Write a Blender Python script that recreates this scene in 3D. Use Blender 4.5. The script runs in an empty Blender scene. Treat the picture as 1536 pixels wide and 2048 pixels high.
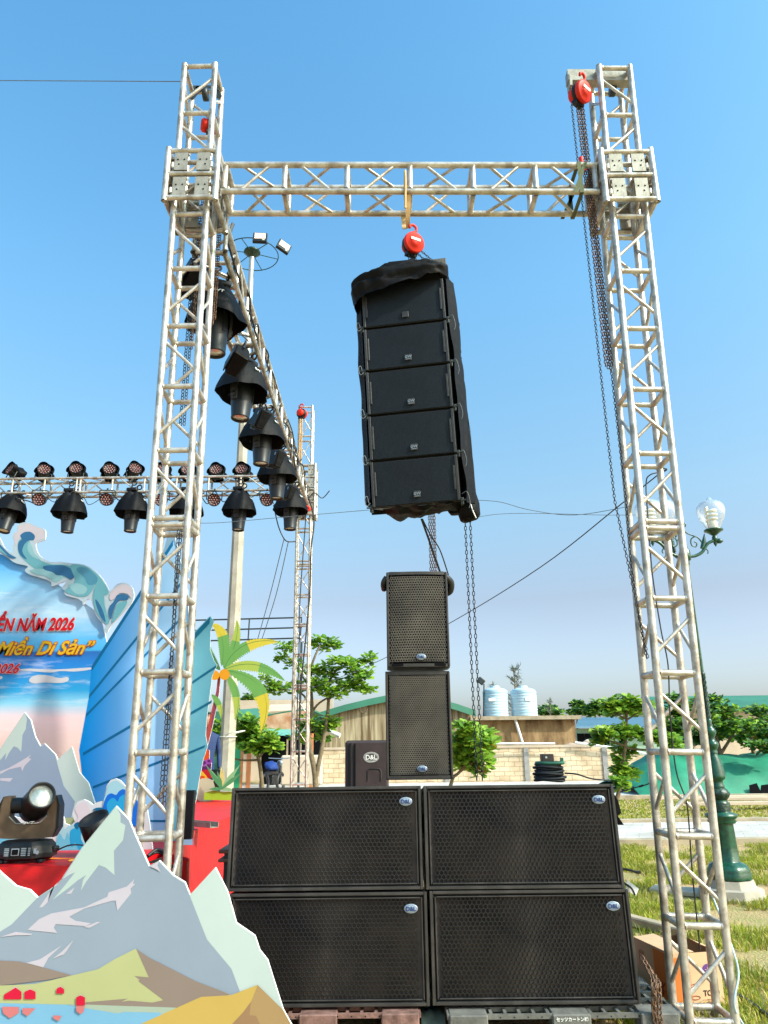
import bpy, math, random
from mathutils import Vector, Matrix, Quaternion
from mathutils.geometry import tessellate_polygon
random.seed(7)
V=Vector; PI=math.pi; R=math.radians
scene=bpy.context.scene
# ---------------- camera ----------------
F=1490.0; PITCH=R(17.37); ROLL=R(-0.65); EYE=1.5
cam_d=bpy.data.cameras.new('camera'); cam=bpy.data.objects.new('camera',cam_d); scene.collection.objects.link(cam)
CM=Matrix.Rotation(PI/2+PITCH,3,'X')@Matrix.Rotation(ROLL,3,'Z')
cam.matrix_world=Matrix.Translation((0,0,EYE))@CM.to_4x4()
cam_d.sensor_fit='VERTICAL'; cam_d.sensor_height=24; cam_d.lens=24*F/2048; cam_d.clip_end=3000; cam_d.clip_start=.05
scene.camera=cam
# ---------------- world and sun ----------------
SUN_AZ=R(119); SUN_EL=R(38)          # azimuth clockwise from +Y
w=bpy.data.worlds.new('World'); scene.world=w; w.use_nodes=True; nt=w.node_tree; nt.nodes.clear()
sky=nt.nodes.new('ShaderNodeTexSky'); sky.sky_type='NISHITA'; sky.sun_disc=False; sky.sun_elevation=SUN_EL; sky.sun_rotation=SUN_AZ
sky.air_density=1.0; sky.dust_density=3.0; sky.ozone_density=1.6; sky.altitude=0
hsv=nt.nodes.new('ShaderNodeHueSaturation'); hsv.inputs['Saturation'].default_value=1.15
bg=nt.nodes.new('ShaderNodeBackground'); bg.inputs[1].default_value=.15
wo=nt.nodes.new('ShaderNodeOutputWorld'); nt.links.new(sky.outputs[0],hsv.inputs['Color']); 
tcw=nt.nodes.new('ShaderNodeTexCoord'); sxw=nt.nodes.new('ShaderNodeSeparateXYZ'); nt.links.new(tcw.outputs['Generated'],sxw.inputs[0])
crw=nt.nodes.new('ShaderNodeValToRGB'); nt.links.new(sxw.outputs['Z'],crw.inputs[0]); ew=crw.color_ramp.elements
ew[0].position=0; ew[0].color=(.84,.92,1.16,1); ew[1].position=.85; ew[1].color=(.68,1.22,1.20,1)
for p_,c_ in ((.07,(.82,.82,.90,1)),(.18,(.82,.70,.64,1)),(.3,(.92,.95,.80,1)),(.42,(.90,1.08,.94,1)),(.55,(.86,1.21,1.10,1))): q_=ew.new(p_); q_.color=c_
mxw=nt.nodes.new('ShaderNodeMix'); mxw.data_type='RGBA'; mxw.blend_type='MULTIPLY'; mxw.inputs[0].default_value=1; nt.links.new(hsv.outputs[0],mxw.inputs[6]); nt.links.new(crw.outputs[0],mxw.inputs[7])
nt.links.new(mxw.outputs[2],bg.inputs[0]); nt.links.new(bg.outputs[0],wo.inputs[0])
sd=bpy.data.lights.new('sun','SUN'); sd.energy=2.6; sd.angle=R(2); sd.color=(1,.93,.82)
so=bpy.data.objects.new('sun',sd); scene.collection.objects.link(so)
sdir=V((math.sin(SUN_AZ)*math.cos(SUN_EL),math.cos(SUN_AZ)*math.cos(SUN_EL),math.sin(SUN_EL)))
so.rotation_euler=sdir.to_track_quat('Z','Y').to_euler(); so.location=sdir*30+V((0,0,5))
vs=scene.view_settings; vs.view_transform='Standard'; vs.look='None'; vs.exposure=1.15; vs.gamma=1; vs.use_curve_mapping=False
scene.cycles.max_bounces=6; scene.cycles.transparent_max_bounces=12
# ---------------- surveying helpers: a sight line meets a plane at distance Y / height z ----------------
def ray(px,py): return CM@V(((px-768)/F,(1024-py)/F,-1))
def at(px,py,Y): d=ray(px,py); t=Y/d.y; return V((d.x*t,Y,EYE+d.z*t))
def gz(px,py,z=0): d=ray(px,py); t=(z-EYE)/d.z; return V((d.x*t,d.y*t,z))
def depth(p): return (CM.transposed()@(V(p)-V((0,0,EYE)))).z*-1
# ---------------- materials ----------------
def nn(t,ty,**k):
    n=t.nodes.new(ty)
    for a,b in k.items():
        if a in n.inputs: n.inputs[a].default_value=b
        else: setattr(n,a,b)
    return n
def mat(name,col,rough=.6,metal=0,var=.12,scale=8,bump=0,bscale=60,spec=.5,trans=0,stretch=None,col2=None,ramp=(.35,.65),coat=0):
    m=bpy.data.materials.new(name); m.use_nodes=True; t=m.node_tree; b=t.nodes['Principled BSDF']
    b.inputs['Roughness'].default_value=rough; b.inputs['Metallic'].default_value=metal; b.inputs['Specular IOR Level'].default_value=spec
    b.inputs['Coat Weight'].default_value=coat
    tc=nn(t,'ShaderNodeTexCoord'); mp=nn(t,'ShaderNodeMapping'); t.links.new(tc.outputs['Object'],mp.inputs[0])
    if stretch: mp.inputs['Scale'].default_value=stretch
    nz=nn(t,'ShaderNodeTexNoise',Scale=scale,Detail=6,Roughness=.6); t.links.new(mp.outputs[0],nz.inputs[0])
    cr=nn(t,'ShaderNodeValToRGB'); t.links.new(nz.outputs[0],cr.inputs[0])
    c2=col2 or tuple(min(1,c*(1+var)) for c in col); c1=col if col2 else tuple(c*(1-var) for c in col)
    cr.color_ramp.elements[0].color=(*c1,1); cr.color_ramp.elements[1].color=(*c2,1)
    cr.color_ramp.elements[0].position=ramp[0]; cr.color_ramp.elements[1].position=ramp[1]
    t.links.new(cr.outputs[0],b.inputs['Base Color'])
    if bump:
        n2=nn(t,'ShaderNodeTexNoise',Scale=bscale,Detail=5); t.links.new(mp.outputs[0],n2.inputs[0])
        bp=nn(t,'ShaderNodeBump',Strength=bump,Distance=.01); t.links.new(n2.outputs[0],bp.inputs['Height']); t.links.new(bp.outputs[0],b.inputs['Normal'])
    if trans:
        tr=nn(t,'ShaderNodeBsdfTranslucent'); t.links.new(cr.outputs[0],tr.inputs[0]); mx=nn(t,'ShaderNodeMixShader',Fac=trans)
        o=t.nodes['Material Output']; t.links.new(b.outputs[0],mx.inputs[1]); t.links.new(tr.outputs[0],mx.inputs[2]); t.links.new(mx.outputs[0],o.inputs[0])
    return m
def flat(name,c,rough=.45): return mat(name,c,rough,var=.03,scale=3,spec=.2)
def srgb(r,g,b):
    f=lambda v:(v/255/12.92) if v<10 else ((v/255+.055)/1.055)**2.4
    return (f(r),f(g),f(b))
PR=.57
def ink(name,r,g,b): # printed ink colour
    c=srgb(r,g,b); return flat('print_'+name,tuple(x*PR for x in c),.5)
M={}
M['alu']=mat('aluminium',(.32,.275,.225),.42,.62,var=.16,scale=9,bump=.2,bscale=80,col2=(.64,.59,.53),ramp=(.38,.58))
M['alu2']=mat('aluminium_plate',(.26,.235,.19),.5,.45,var=.2,scale=14,bump=.15,bscale=70,col2=(.42,.39,.33))
M['dark']=mat('black_plastic',(.006,.006,.007),.5,spec=.35,var=.3)
M['hole']=mat('dark_void',(.004,.004,.005),.9,spec=.1)
M['cloth']=mat('black_cover_cloth',(.0028,.0028,.0038),.62,var=.4,scale=5,bump=.9,bscale=11,spec=.16)
M['cab']=mat('black_cabinet_paint',(.010,.010,.010),.42,spec=.4,var=.3,scale=12,bump=.25,bscale=220)
M['cabtop']=mat('dusty_cabinet_paint',(.035,.035,.04),.5,var=.4,scale=5,bump=.2,bscale=200)
M['trim']=mat('worn_black_trim',(.025,.022,.020),.38,var=.5,scale=7,col2=(.06,.052,.048),ramp=(.45,.75))
M['foam']=mat('grey_foam',(.050,.043,.046),1.0,spec=.1,var=.4,scale=3.4,col2=(.150,.115,.094),ramp=(.35,.72))
M['mesh']=mat('black_grille_steel',(.010,.0095,.009),.32,.0,spec=.6,var=.3)
M['pagrille']=mat('bronze_black_grille',(.066,.056,.044),.55,.1,var=.45,scale=3.5)
M['rail']=mat('grey_steel_rail',(.026,.027,.029),.5,.2,var=.3,scale=9)
M['red']=mat('red_hoist_paint',(.62,.022,.008),.5,var=.2,spec=.3)
M['steelchain']=mat('dark_chain_steel',(.05,.05,.055),.4,.6)
M['rust']=mat('rusty_chain_steel',(.16,.09,.055),.6,.4,var=.4,scale=30)
M['strapy']=mat('tan_webbing',(.55,.36,.17),.8,bump=.3,bscale=150)
M['strapg']=mat('green_webbing',(.11,.13,.06),.8,bump=.3,bscale=150)
M['wood']=mat('red_brown_wood',(.22,.09,.06),.7,var=.3,scale=6,stretch=(1,6,6))
M['rubber']=mat('black_cable_rubber',(.014,.014,.016),.5)
M['wire']=mat('grey_wire',(.12,.14,.16),.5)
M['concrete']=mat('concrete',(.30,.27,.22),.85,var=.2,scale=3,bump=.3,bscale=40,col2=(.42,.38,.31))
M['pallet']=mat('weathered_pallet_plastic',(.07,.07,.065),.7,var=.4,scale=7,col2=(.16,.155,.14),bump=.3,bscale=60)
M['pallet2']=mat('maroon_pallet_plastic',(.10,.05,.04),.7,var=.5,scale=16,col2=(.24,.13,.11),bump=.3,bscale=60)
M['carton']=mat('brown_cardboard',(.58,.37,.22),.85,var=.08)
M['cartonor']=mat('orange_printed_cardboard',(.62,.16,.02),.75,var=.1)
M['greenpost']=mat('green_cast_iron',(.003,.034,.02),.28,var=.5,scale=22,col2=(.006,.08,.038),bump=.25,bscale=50,coat=.3)
M['greenworn']=mat('green_cast_iron_ornament',(.004,.026,.018),.38,var=.5,scale=30,col2=(.05,.09,.055),ramp=(.5,.7),bump=.8,bscale=35)
M['white']=mat('white_plastic',(.75,.75,.72),.5,var=.05)
M['silver']=mat('silver_badge',(.26,.31,.37),.35,.3,var=.1)
M['ledred']=mat('led_lens_pink',(.24,.10,.09),.25,var=.2,scale=60)
M['lens']=mat('glass_lens',(.55,.55,.50),.12,.2,var=.3,scale=18,coat=1)
M['mhgrey']=mat('grey_lamp_housing',(.012,.014,.017),.42,spec=.35,var=.2)
M['mhbrown']=mat('dusty_brown_yoke',(.07,.042,.024),.5,.1,var=.25,scale=9,col2=(.13,.08,.045))
M['carpet']=mat('red_carpet',(.56,.004,.008),.5,var=.18,scale=3,bump=.6,bscale=5,spec=.45,stretch=(1,3,1))
M['tarp']=mat('green_tarpaulin',(.010,.15,.085),.6,var=.15,scale=1.2,col2=(.02,.25,.14),bump=.8,bscale=2.5)
M['tank']=mat('blue_white_tank_plastic',(.32,.50,.62),.4,var=.1,scale=2,col2=(.52,.62,.68),stretch=(.2,.2,3))
M['pvc']=mat('white_pipe',(.7,.7,.66),.5)
M['lampglass']=None
M['bark']=mat('bark',(.16,.12,.07),.9,var=.3,scale=14,bump=.6,bscale=30)
M['leafA']=mat('leaf_green',(.07,.19,.02),.42,var=.35,scale=.9,trans=.45,col2=(.17,.36,.04))
M['leafB']=mat('leaf_bright_green',(.20,.38,.03),.42,var=.3,scale=1.3,trans=.45,col2=(.38,.55,.06))
M['leafC']=mat('leaf_dark_green',(.03,.085,.018),.5,var=.3,scale=1,trans=.25,col2=(.06,.15,.03))
M['leafO']=mat('leaf_orange',(.55,.22,.04),.5,trans=.3)
M['leafP']=mat('pine_needles',(.05,.085,.06),.7,trans=.2,var=.3,col2=(.10,.14,.10))
M['roofg']=mat('green_roof_sheet',(.03,.15,.09),.55,var=.15,scale=.6)
M['roofb']=mat('blue_roof_sheet',(.07,.15,.21),.5,var=.1,scale=.5)
M['awning']=mat('teal_corrugated_sheet',(.12,.36,.30),.6,var=.15,scale=.8)
M['rustwall']=mat('rust_orange_cladding',(.36,.15,.065),.85,var=.3,scale=1.4,col2=(.55,.36,.24),ramp=(.4,.6))
M['plaster']=mat('stained_plaster',(.13,.085,.04),.95,var=.3,scale=2.2,stretch=(2.6,2.6,.16),col2=(.44,.37,.24),ramp=(.38,.62),bump=.2,bscale=8)
M['plaster2']=mat('brown_stained_plaster',(.13,.07,.03),.95,scale=1.3,stretch=(1.5,1.5,.5),col2=(.38,.25,.12),ramp=(.38,.62))
M['beige']=mat('beige_render',(.50,.40,.30),.9,var=.1,scale=1)
M['slab']=mat('concrete_slab_edge',(.36,.29,.20),.9,var=.25,scale=3)
M['iron']=mat('black_iron',(.02,.028,.03),.45)
M['blue']=mat('blue_fabric',(.004,.035,.20),.8,var=.2)
M['orangepost']=mat('orange_timber',(.50,.17,.06),.8,var=.3,scale=3)
M['greendoor']=mat('green_sheet_door',(.01,.22,.09),.6,var=.1,scale=1)
M['skin']=mat('skin',(.35,.19,.12),.6,var=.05)
# bricks
def brickmat(name,c1,c2,mo,scale,bw,bh,ms=.03):
    m=bpy.data.materials.new(name); m.use_nodes=True; t=m.node_tree; b=t.nodes['Principled BSDF']; b.inputs['Roughness'].default_value=.9
    tc=nn(t,'ShaderNodeTexCoord'); mp=nn(t,'ShaderNodeMapping'); mp.inputs['Rotation'].default_value=(PI/2,0,0); t.links.new(tc.outputs['Object'],mp.inputs[0])
    nz0=nn(t,'ShaderNodeTexNoise',Scale=3.2,Detail=3); t.links.new(mp.outputs[0],nz0.inputs[0])
    va=nn(t,'ShaderNodeVectorMath',operation='MULTIPLY_ADD'); va.inputs[1].default_value=(.12,.12,0); t.links.new(nz0.outputs['Color'],va.inputs[0]); t.links.new(mp.outputs[0],va.inputs[2])
    bt=nn(t,'ShaderNodeTexBrick',Scale=scale); t.links.new(va.outputs[0],bt.inputs['Vector'])
    bt.inputs['Color1'].default_value=(*c1,1); bt.inputs['Color2'].default_value=(*c2,1); bt.inputs['Mortar'].default_value=(*mo,1)
    bt.inputs['Mortar Size'].default_value=ms; bt.inputs['Brick Width'].default_value=bw; bt.inputs['Row Height'].default_value=bh; bt.inputs['Mortar Smooth'].default_value=.3; bt.inputs['Bias'].default_value=-.1
    nz=nn(t,'ShaderNodeTexNoise',Scale=1.4,Detail=6); t.links.new(mp.outputs[0],nz.inputs[0])
    mx=nn(t,'ShaderNodeMix',data_type='RGBA',blend_type='MULTIPLY'); mx.inputs[0].default_value=.55
    cr=nn(t,'ShaderNodeValToRGB'); cr.color_ramp.elements[0].color=(.55,.5,.45,1); cr.color_ramp.elements[1].color=(1,1,1,1); cr.color_ramp.elements[0].position=.35; cr.color_ramp.elements[1].position=.55
    t.links.new(nz.outputs[0],cr.inputs[0]); t.links.new(bt.outputs[0],mx.inputs[6]); t.links.new(cr.outputs[0],mx.inputs[7]); t.links.new(mx.outputs[2],b.inputs['Base Color'])
    return m
M['brick']=brickmat('cement_block_wall',(.60,.46,.30),(.72,.58,.40),(.42,.31,.20),1,.42,.185,.018)
def glassmat():
    m=bpy.data.materials.new('clear_globe_plastic'); m.use_nodes=True; t=m.node_tree; t.nodes.clear()
    o=nn(t,'ShaderNodeOutputMaterial'); tr=nn(t,'ShaderNodeBsdfTransparent'); tr.inputs[0].default_value=(.95,.97,1,1); gl=nn(t,'ShaderNodeBsdfGlossy',Roughness=.08); df=nn(t,'ShaderNodeBsdfDiffuse'); df.inputs[0].default_value=(.9,.93,1,1)
    lw=nn(t,'ShaderNodeLayerWeight',Blend=.35); mx=nn(t,'ShaderNodeMixShader'); t.links.new(lw.outputs['Facing'],mx.inputs[0]); t.links.new(tr.outputs[0],mx.inputs[1]); t.links.new(gl.outputs[0],mx.inputs[2])
    m2=nn(t,'ShaderNodeMixShader',Fac=.16); t.links.new(mx.outputs[0],m2.inputs[1]); t.links.new(df.outputs[0],m2.inputs[2]); t.links.new(m2.outputs[0],o.inputs[0]); return m
M['lampglass']=glassmat()
M['bulb']=mat('white_spiral_bulb',(.85,.80,.62),.35,var=.04)
# ---------------- mesh builder ----------------
class MB:
    def __init__(s): s.v=[]; s.f=[]; s.m=[]; s.sm=[]
    def add(s,vs,fs,mi=0,sm=False):
        o=len(s.v); s.v+= [V(p) for p in vs]
        for f in fs: s.f.append([i+o for i in f]); s.m.append(mi); s.sm.append(sm)
    def box(s,c,d,mi=0,M3=None):
        x,y,z=(q/2 for q in d); P=[V((i*x,j*y,k*z)) for i in(-1,1) for j in(-1,1) for k in(-1,1)]
        if M3: P=[M3@p for p in P]
        s.add([V(c)+p for p in P],[(0,1,3,2),(4,6,7,5),(0,4,5,1),(2,3,7,6),(0,2,6,4),(1,5,7,3)],mi)
    def bbox(s,c,d,b,mi=0,M3=None): # bevelled box
        x,y,z=(q/2 for q in d); P=[];ix={}
        for i in(-1,1):
            for j in(-1,1):
                for k in(-1,1):
                    for a in range(3):
                        e=[b,b,b]; e[a]=0
                        p=V((i*(x-e[0]),j*(y-e[1]),k*(z-e[2]))); ix[(i,j,k,a)]=len(P); P.append(M3@p if M3 else p)
        fs=[]
        S=(-1,1)
        for a in range(3):
            o=[q for q in range(3) if q!=a]
            for sg in S:
                f=[]
                for u,v in((-1,-1),(1,-1),(1,1),(-1,1)):
                    k=[0,0,0]; k[a]=sg;k[o[0]]=u;k[o[1]]=v; f.append(ix[(*k,a)])
                if (sg<0)!=(a==1): f=f[::-1]
                fs.append(f)
            for u in S:
                for v in S:
                    k0=[0,0,0];k1=[0,0,0];k0[a]=-1;k1[a]=1
                    for k in(k0,k1): k[o[0]]=u;k[o[1]]=v
                    f=[ix[(*k0,o[0])],ix[(*k1,o[0])],ix[(*k1,o[1])],ix[(*k0,o[1])]]
                    if (u*v>0)!=(a==1): f=f[::-1]
                    fs.append(f)
        for i in S:
            for j in S:
                for k in S:
                    f=[ix[(i,j,k,0)],ix[(i,j,k,1)],ix[(i,j,k,2)]]
                    if i*j*k<0:f=f[::-1]
                    fs.append(f)
        s.add([V(c)+p for p in P],fs,mi)
    def tube(s,pts,r,n=8,mi=0,cap=True,closed=False):
        pts=[V(p) for p in pts]; N=len(pts); rr=r if isinstance(r,(list,tuple)) else [r]*N
        T=[]
        for i in range(N):
            a=pts[(i-1)%N] if (closed or i>0) else pts[i]; b=pts[(i+1)%N] if (closed or i<N-1) else pts[i]
            d=(b-a); T.append(d.normalized() if d.length>1e-9 else V((0,0,1)))
        u=T[0].orthogonal().normalized(); vs=[]
        for i in range(N):
            u=(u-T[i]*u.dot(T[i])); u=u.normalized() if u.length>1e-6 else T[i].orthogonal().normalized(); w_=T[i].cross(u)
            for k in range(n):
                a=2*PI*k/n; vs.append(pts[i]+(u*math.cos(a)+w_*math.sin(a))*rr[i])
        fs=[]
        for i in range(N if closed else N-1):
            j=(i+1)%N
            for k in range(n): fs.append((i*n+k,i*n+(k+1)%n,j*n+(k+1)%n,j*n+k))
        s.add(vs,fs,mi,True)
        if cap and not closed:
            s.add(vs[:n],[tuple(range(n))[::-1]],mi); s.add(vs[-n:],[tuple(range(n))],mi)
    def lathe(s,prof,n=24,mi=0,M4=None,cap=True,sm=True,lobes=0,la=0):
        vs=[];K=len(prof)
        for r,z in prof:
            for k in range(n):
                a=2*PI*k/n; q=r*(1+la*math.cos(lobes*a)) if lobes else r
                p=V((q*math.cos(a),q*math.sin(a),z)); vs.append(M4@p if M4 else p)
        fs=[(i*n+k,i*n+(k+1)%n,(i+1)*n+(k+1)%n,(i+1)*n+k) for i in range(K-1) for k in range(n)]
        s.add(vs,fs,mi,sm)
        if cap: s.add(vs[:n],[tuple(range(n))[::-1]],mi); s.add(vs[-n:],[tuple(range(n))],mi)
    def poly(s,pts,mi=0):
        tr=tessellate_polygon([[V(p) for p in pts]]); s.add(pts,[tuple(t) for t in tr],mi)
    def slab(s,pts,back,mi=0,mside=None): # polygon with thickness vector
        ms=mi if mside is None else mside; n=len(pts); P=[V(p) for p in pts]; Q=[p+V(back) for p in P]
        tr=[tuple(t) for t in tessellate_polygon([P])]
        s.add(P,tr,mi); s.add(Q,[t[::-1] for t in tr],ms)
        s.add(P+Q,[(i,(i+1)%n,(i+1)%n+n,i+n) for i in range(n)],ms)
    def grid(s,fn,nu,nv,mi=0,sm=True):
        vs=[fn(i/nu,j/nv) for i in range(nu+1) for j in range(nv+1)]
        s.add(vs,[(i*(nv+1)+j,(i+1)*(nv+1)+j,(i+1)*(nv+1)+j+1,i*(nv+1)+j+1) for i in range(nu) for j in range(nv)],mi,sm)
    def mesh(s,name,mats):
        me=bpy.data.meshes.new(name); me.from_pydata([tuple(p) for p in s.v],[],s.f)
        for m in (mats if isinstance(mats,(list,tuple)) else [mats]): me.materials.append(m if not isinstance(m,str) else M[m])
        me.polygons.foreach_set('material_index',s.m); me.polygons.foreach_set('use_smooth',s.sm); me.update(); return me
def link(o,parent=None):
    scene.collection.objects.link(o)
    if parent: o.parent=parent
    return o
def obj(name,mb,mats,parent=None,loc=None,rot=None):
    me=mb.mesh(name,mats) if isinstance(mb,MB) else mb
    o=link(bpy.data.objects.new(name,me),parent)
    if loc is not None:o.location=loc
    if rot is not None:o.rotation_euler=rot
    return o
def tag(o,label,cat,group=None,kind=None):
    if label:o['label']=label
    if cat:o['category']=cat
    if group:o['group']=group
    if kind:o['kind']=kind
    return o
def thing(name,label,cat,loc=(0,0,0),rot=(0,0,0),group=None):
    o=link(bpy.data.objects.new(name,None)); o.location=loc; o.rotation_euler=rot; o.empty_display_size=.1; return tag(o,label,cat,group)
def children(o): return [c for c in scene.collection.objects if c.parent==o]
def dup(o,parent=None):
    c=link(o.copy(),parent)
    for ch in children(o): dup(ch,c)
    return c
def struct(name,mb,mats): return tag(obj(name,mb,mats),None,None,None,'structure')
def cr(pts,n=4,closed=True): # smooth curve through points
    P=[V(p) for p in pts]; N=len(P); out=[]
    for i in range(N if closed else N-1):
        g=lambda k:P[k%N] if closed else P[max(0,min(N-1,k))]
        a,b,c,d=g(i-1),g(i),g(i+1),g(i+2)
        for k in range(n):
            t=k/n; out.append(.5*((2*b)+(c-a)*t+(2*a-5*b+4*c-d)*t*t+(3*b-a-3*c+d)*t**3))
    if not closed: out.append(P[-1])
    return out
def px2(pts,ox,oy,s): return [(ox+x*s,oy+y*s) for x,y in pts]
_fonts={}
def text(s,size,mats,parent=None,name='lettering',shear=0,ext=.001,off=0,al='CENTER',loc=(0,0,0),rot=(PI/2,0,0),sx=1,bold=0):
    c=bpy.data.curves.new(name,'FONT'); c.body=s; c.size=size; c.shear=shear; c.extrude=ext; c.offset=off+bold; c.align_x=al; c.resolution_u=3
    o=bpy.data.objects.new(name,c); scene.collection.objects.link(o); bpy.context.view_layer.update()
    me=bpy.data.meshes.new_from_object(o.evaluated_get(bpy.context.evaluated_depsgraph_get())); me.name=name
    bpy.data.objects.remove(o); bpy.data.curves.remove(c)
    me.materials.clear(); me.materials.append(M[mats] if isinstance(mats,str) else mats)
    o=obj(name,me,None,parent,loc,rot); o.scale=(sx,1,1); return o
# ---------------- ground ----------------
def groundmat():
    m=bpy.data.materials.new('sandy_soil'); m.use_nodes=True; t=m.node_tree; b=t.nodes['Principled BSDF']; b.inputs['Roughness'].default_value=.95
    tc=nn(t,'ShaderNodeTexCoord'); n1=nn(t,'ShaderNodeTexNoise',Scale=1.3,Detail=8,Roughness=.65); n2=nn(t,'ShaderNodeTexNoise',Scale=45,Detail=4)
    t.links.new(tc.outputs['Object'],n1.inputs[0]); t.links.new(tc.outputs['Object'],n2.inputs[0])
    c1=nn(t,'ShaderNodeValToRGB'); c1.color_ramp.elements[0].color=(.46,.30,.15,1); c1.color_ramp.elements[1].color=(.27,.25,.08,1); c1.color_ramp.elements[0].position=.42; c1.color_ramp.elements[1].position=.62
    mx=nn(t,'ShaderNodeMix',data_type='RGBA',blend_type='MULTIPLY'); mx.inputs[0].default_value=.6; t.links.new(n1.outputs[0],c1.inputs[0]); t.links.new(c1.outputs[0],mx.inputs[6]); t.links.new(n2.outputs['Color'],mx.inputs[7])
    mm=nn(t,'ShaderNodeMix',data_type='RGBA',blend_type='ADD'); mm.inputs[0].default_value=.3; t.links.new(mx.outputs[2],mm.inputs[6]); t.links.new(c1.outputs[0],mm.inputs[7])
    t.links.new(mm.outputs[2],b.inputs['Base Color']); bp=nn(t,'ShaderNodeBump',Strength=.8,Distance=.03); t.links.new(n2.outputs[0],bp.inputs['Height']); t.links.new(bp.outputs[0],b.inputs['Normal']); return m
g=MB(); g.add([(-600,-200,0),(600,-200,0),(600,1200,0),(-600,1200,0)],[(0,1,2,3)]); struct('ground',g,[groundmat()])
M['pave']=brickmat('pale_paving',(.50,.47,.44),(.56,.53,.50),(.36,.34,.32),1,.40,.20,.012)
M['pave'].node_tree.nodes['Mapping'].inputs['Rotation'].default_value=(0,0,R(20))
def strip(name,x0,x1,y0,y1,z,m):
    b=MB(); b.box(((x0+x1)/2,(y0+y1)/2,z/2),(x1-x0,y1-y0,z)); return struct(name,b,m)
strip('path',-3,30,12.5,15.2,.05,'pave')
strip('kerb',-3,30,15.21,15.45,.10,'slab')
strip('kerb',-3,30,12.25,12.49,.09,'slab')
strip('pavement',-14,40,21.9,31.9,.04,'pave')
strip('kerb',-14,40,21.6,21.89,.12,'slab')
# grass
def grass(name,spots,hh,wd,label):
    b=MB(); vs=[];fs=[];ms=[]
    for (x,y,k) in spots:
        for q in range(k):
            a=random.uniform(0,2*PI); r=random.uniform(0,.045); h=hh*random.uniform(.4,1.2); l=random.uniform(.2,1.0)*h; w_=wd*random.uniform(.7,1.3)
            bx,by=x+r*math.cos(a),y+r*math.sin(a); cx,sy=math.cos(a)*l,math.sin(a)*l; px,py=-math.sin(a)*w_,math.cos(a)*w_
            o=len(vs); vs+=[V((bx-px,by-py,0)),V((bx+px,by+py,0)),V((bx+cx*.4+px*.7,by+sy*.4+py*.7,h*.6)),V((bx+cx*.4-px*.7,by+sy*.4-py*.7,h*.6)),V((bx+cx,by+sy,h*.85))]
            fs+=[[o,o+1,o+2,o+3],[o+3,o+2,o+4]]; mi=random.choice((0,0,1,1,2)); ms+=[mi,mi]
    b.v=vs;b.f=fs;b.m=ms;b.sm=[False]*len(fs)
    o=obj(name,b,[mat('grass_yellow_green',(.34,.35,.02),.6,trans=.4,var=.3,scale=2),mat('grass_green',(.20,.27,.02),.6,trans=.4,var=.3,scale=2),mat('grass_dry',(.55,.44,.14),.7,trans=.3)])
    tag(o,label,'grass',None,'stuff')
from mathutils import noise as NZ
sp=[]
while len(sp)<11500:
    y=3.6+8.6*random.random()**.8; x=random.uniform(-.2+.35*(y-4),.95*y*.62+1.1)
    if x<1.0 and y<6:continue
    d=NZ.noise(V((x*1.1,y*1.1,0)))+.25*NZ.noise(V((x*4,y*4,3)))
    if d>-.12+.42*random.random()-.1: sp.append((x,y,random.randint(4,9)))
grass('grass',sp,.072,.0038,'short patchy green grass growing in sandy soil around the right tower')
sp=[(random.uniform(0,15.5),random.uniform(15.5,21.6),5) for _ in range(7500)]
grass('grass',sp,.06,.009,'yellow green lawn strip between the path and the far pavement')
# ---------------- trusses ----------------
_tc={}
def truss(name,label,cat,A,B,xd,w,r,sections,group,rr=.019,rb=.0125,gap=.122,m='alu',chord='truss_section',alt=0,faces=(0,1,2,3)):
    A=V(A);B=V(B); z=(B-A).normalized(); x=V(xd); x=(x-z*x.dot(z)).normalized(); y=z.cross(x)
    root=thing(name,label,cat,A,group=group); root.matrix_world=Matrix.Translation(A)@Matrix((x,y,z)).transposed().to_4x4()
    kr=('r',w,rr,m)
    if kr not in _tc:
        b=MB(); b.tube([(-w/2+r*.6,0,0),(w/2-r*.6,0,0)],rr,10,cap=False)
        for s_ in(-1,1): b.tube([(s_*(w/2-r*.80),0,0),(s_*(w/2-r*1.05),0,0),(s_*(w/2-r*1.30),0,0)],[rr*1.22,rr*1.18,rr*1.0],10,cap=False)
        _tc[kr]=b.mesh('rung',m)
    for (lv,z0,z1) in sections:
        b=MB()
        for sx in(-1,1):
            for sy in(-1,1):
                p0=V((sx*w/2,sy*w/2,z0));p1=V((sx*w/2,sy*w/2,z1)); b.tube([p0,p1],r,12,cap=False)
                b.tube([p0,p1],r*.8,10,cap=False)
        s=obj(chord,b,m,root)
        for k in faces:
            Rz=Matrix.Rotation(k*PI/2,4,'Z')
            for i,zz in enumerate(lv):
                o=obj('rung',_tc[kr],None,s); o.matrix_local=Rz@Matrix.Translation((0,-w/2,zz))
                if i<len(lv)-1 and lv[i+1]-zz>.15:
                    dz=round(lv[i+1]-zz,3); sg=1 if (i+alt)%2 else -1; kb=('b',w,dz,sg,rb,m)
                    if kb not in _tc:
                        q=MB(); q.tube([(-sg*w/2*.93,0,gap),(sg*w/2*.93,0,dz-gap)],rb,7,cap=False); _tc[kb]=q.mesh('brace',m)
                    o=obj('brace',_tc[kb],None,s); o.matrix_local=Rz@Matrix.Translation((0,-w/2,zz))
    return root
def regular(L,n,m0=.03):
    return [m0+i*(L-2*m0)/n for i in range(n+1)]
W=.243; TY=4.61; TC=TY+W/2
def tower_sections(jt,top,n1,n2,b0=.05):
    return [(regular(jt-b0,n1,.022),0,jt-b0-.001),([jt-b0+.023+i*(top-jt-.046)/n2 for i in range(n2+1)],jt-b0+.001,top-b0)]
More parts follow.
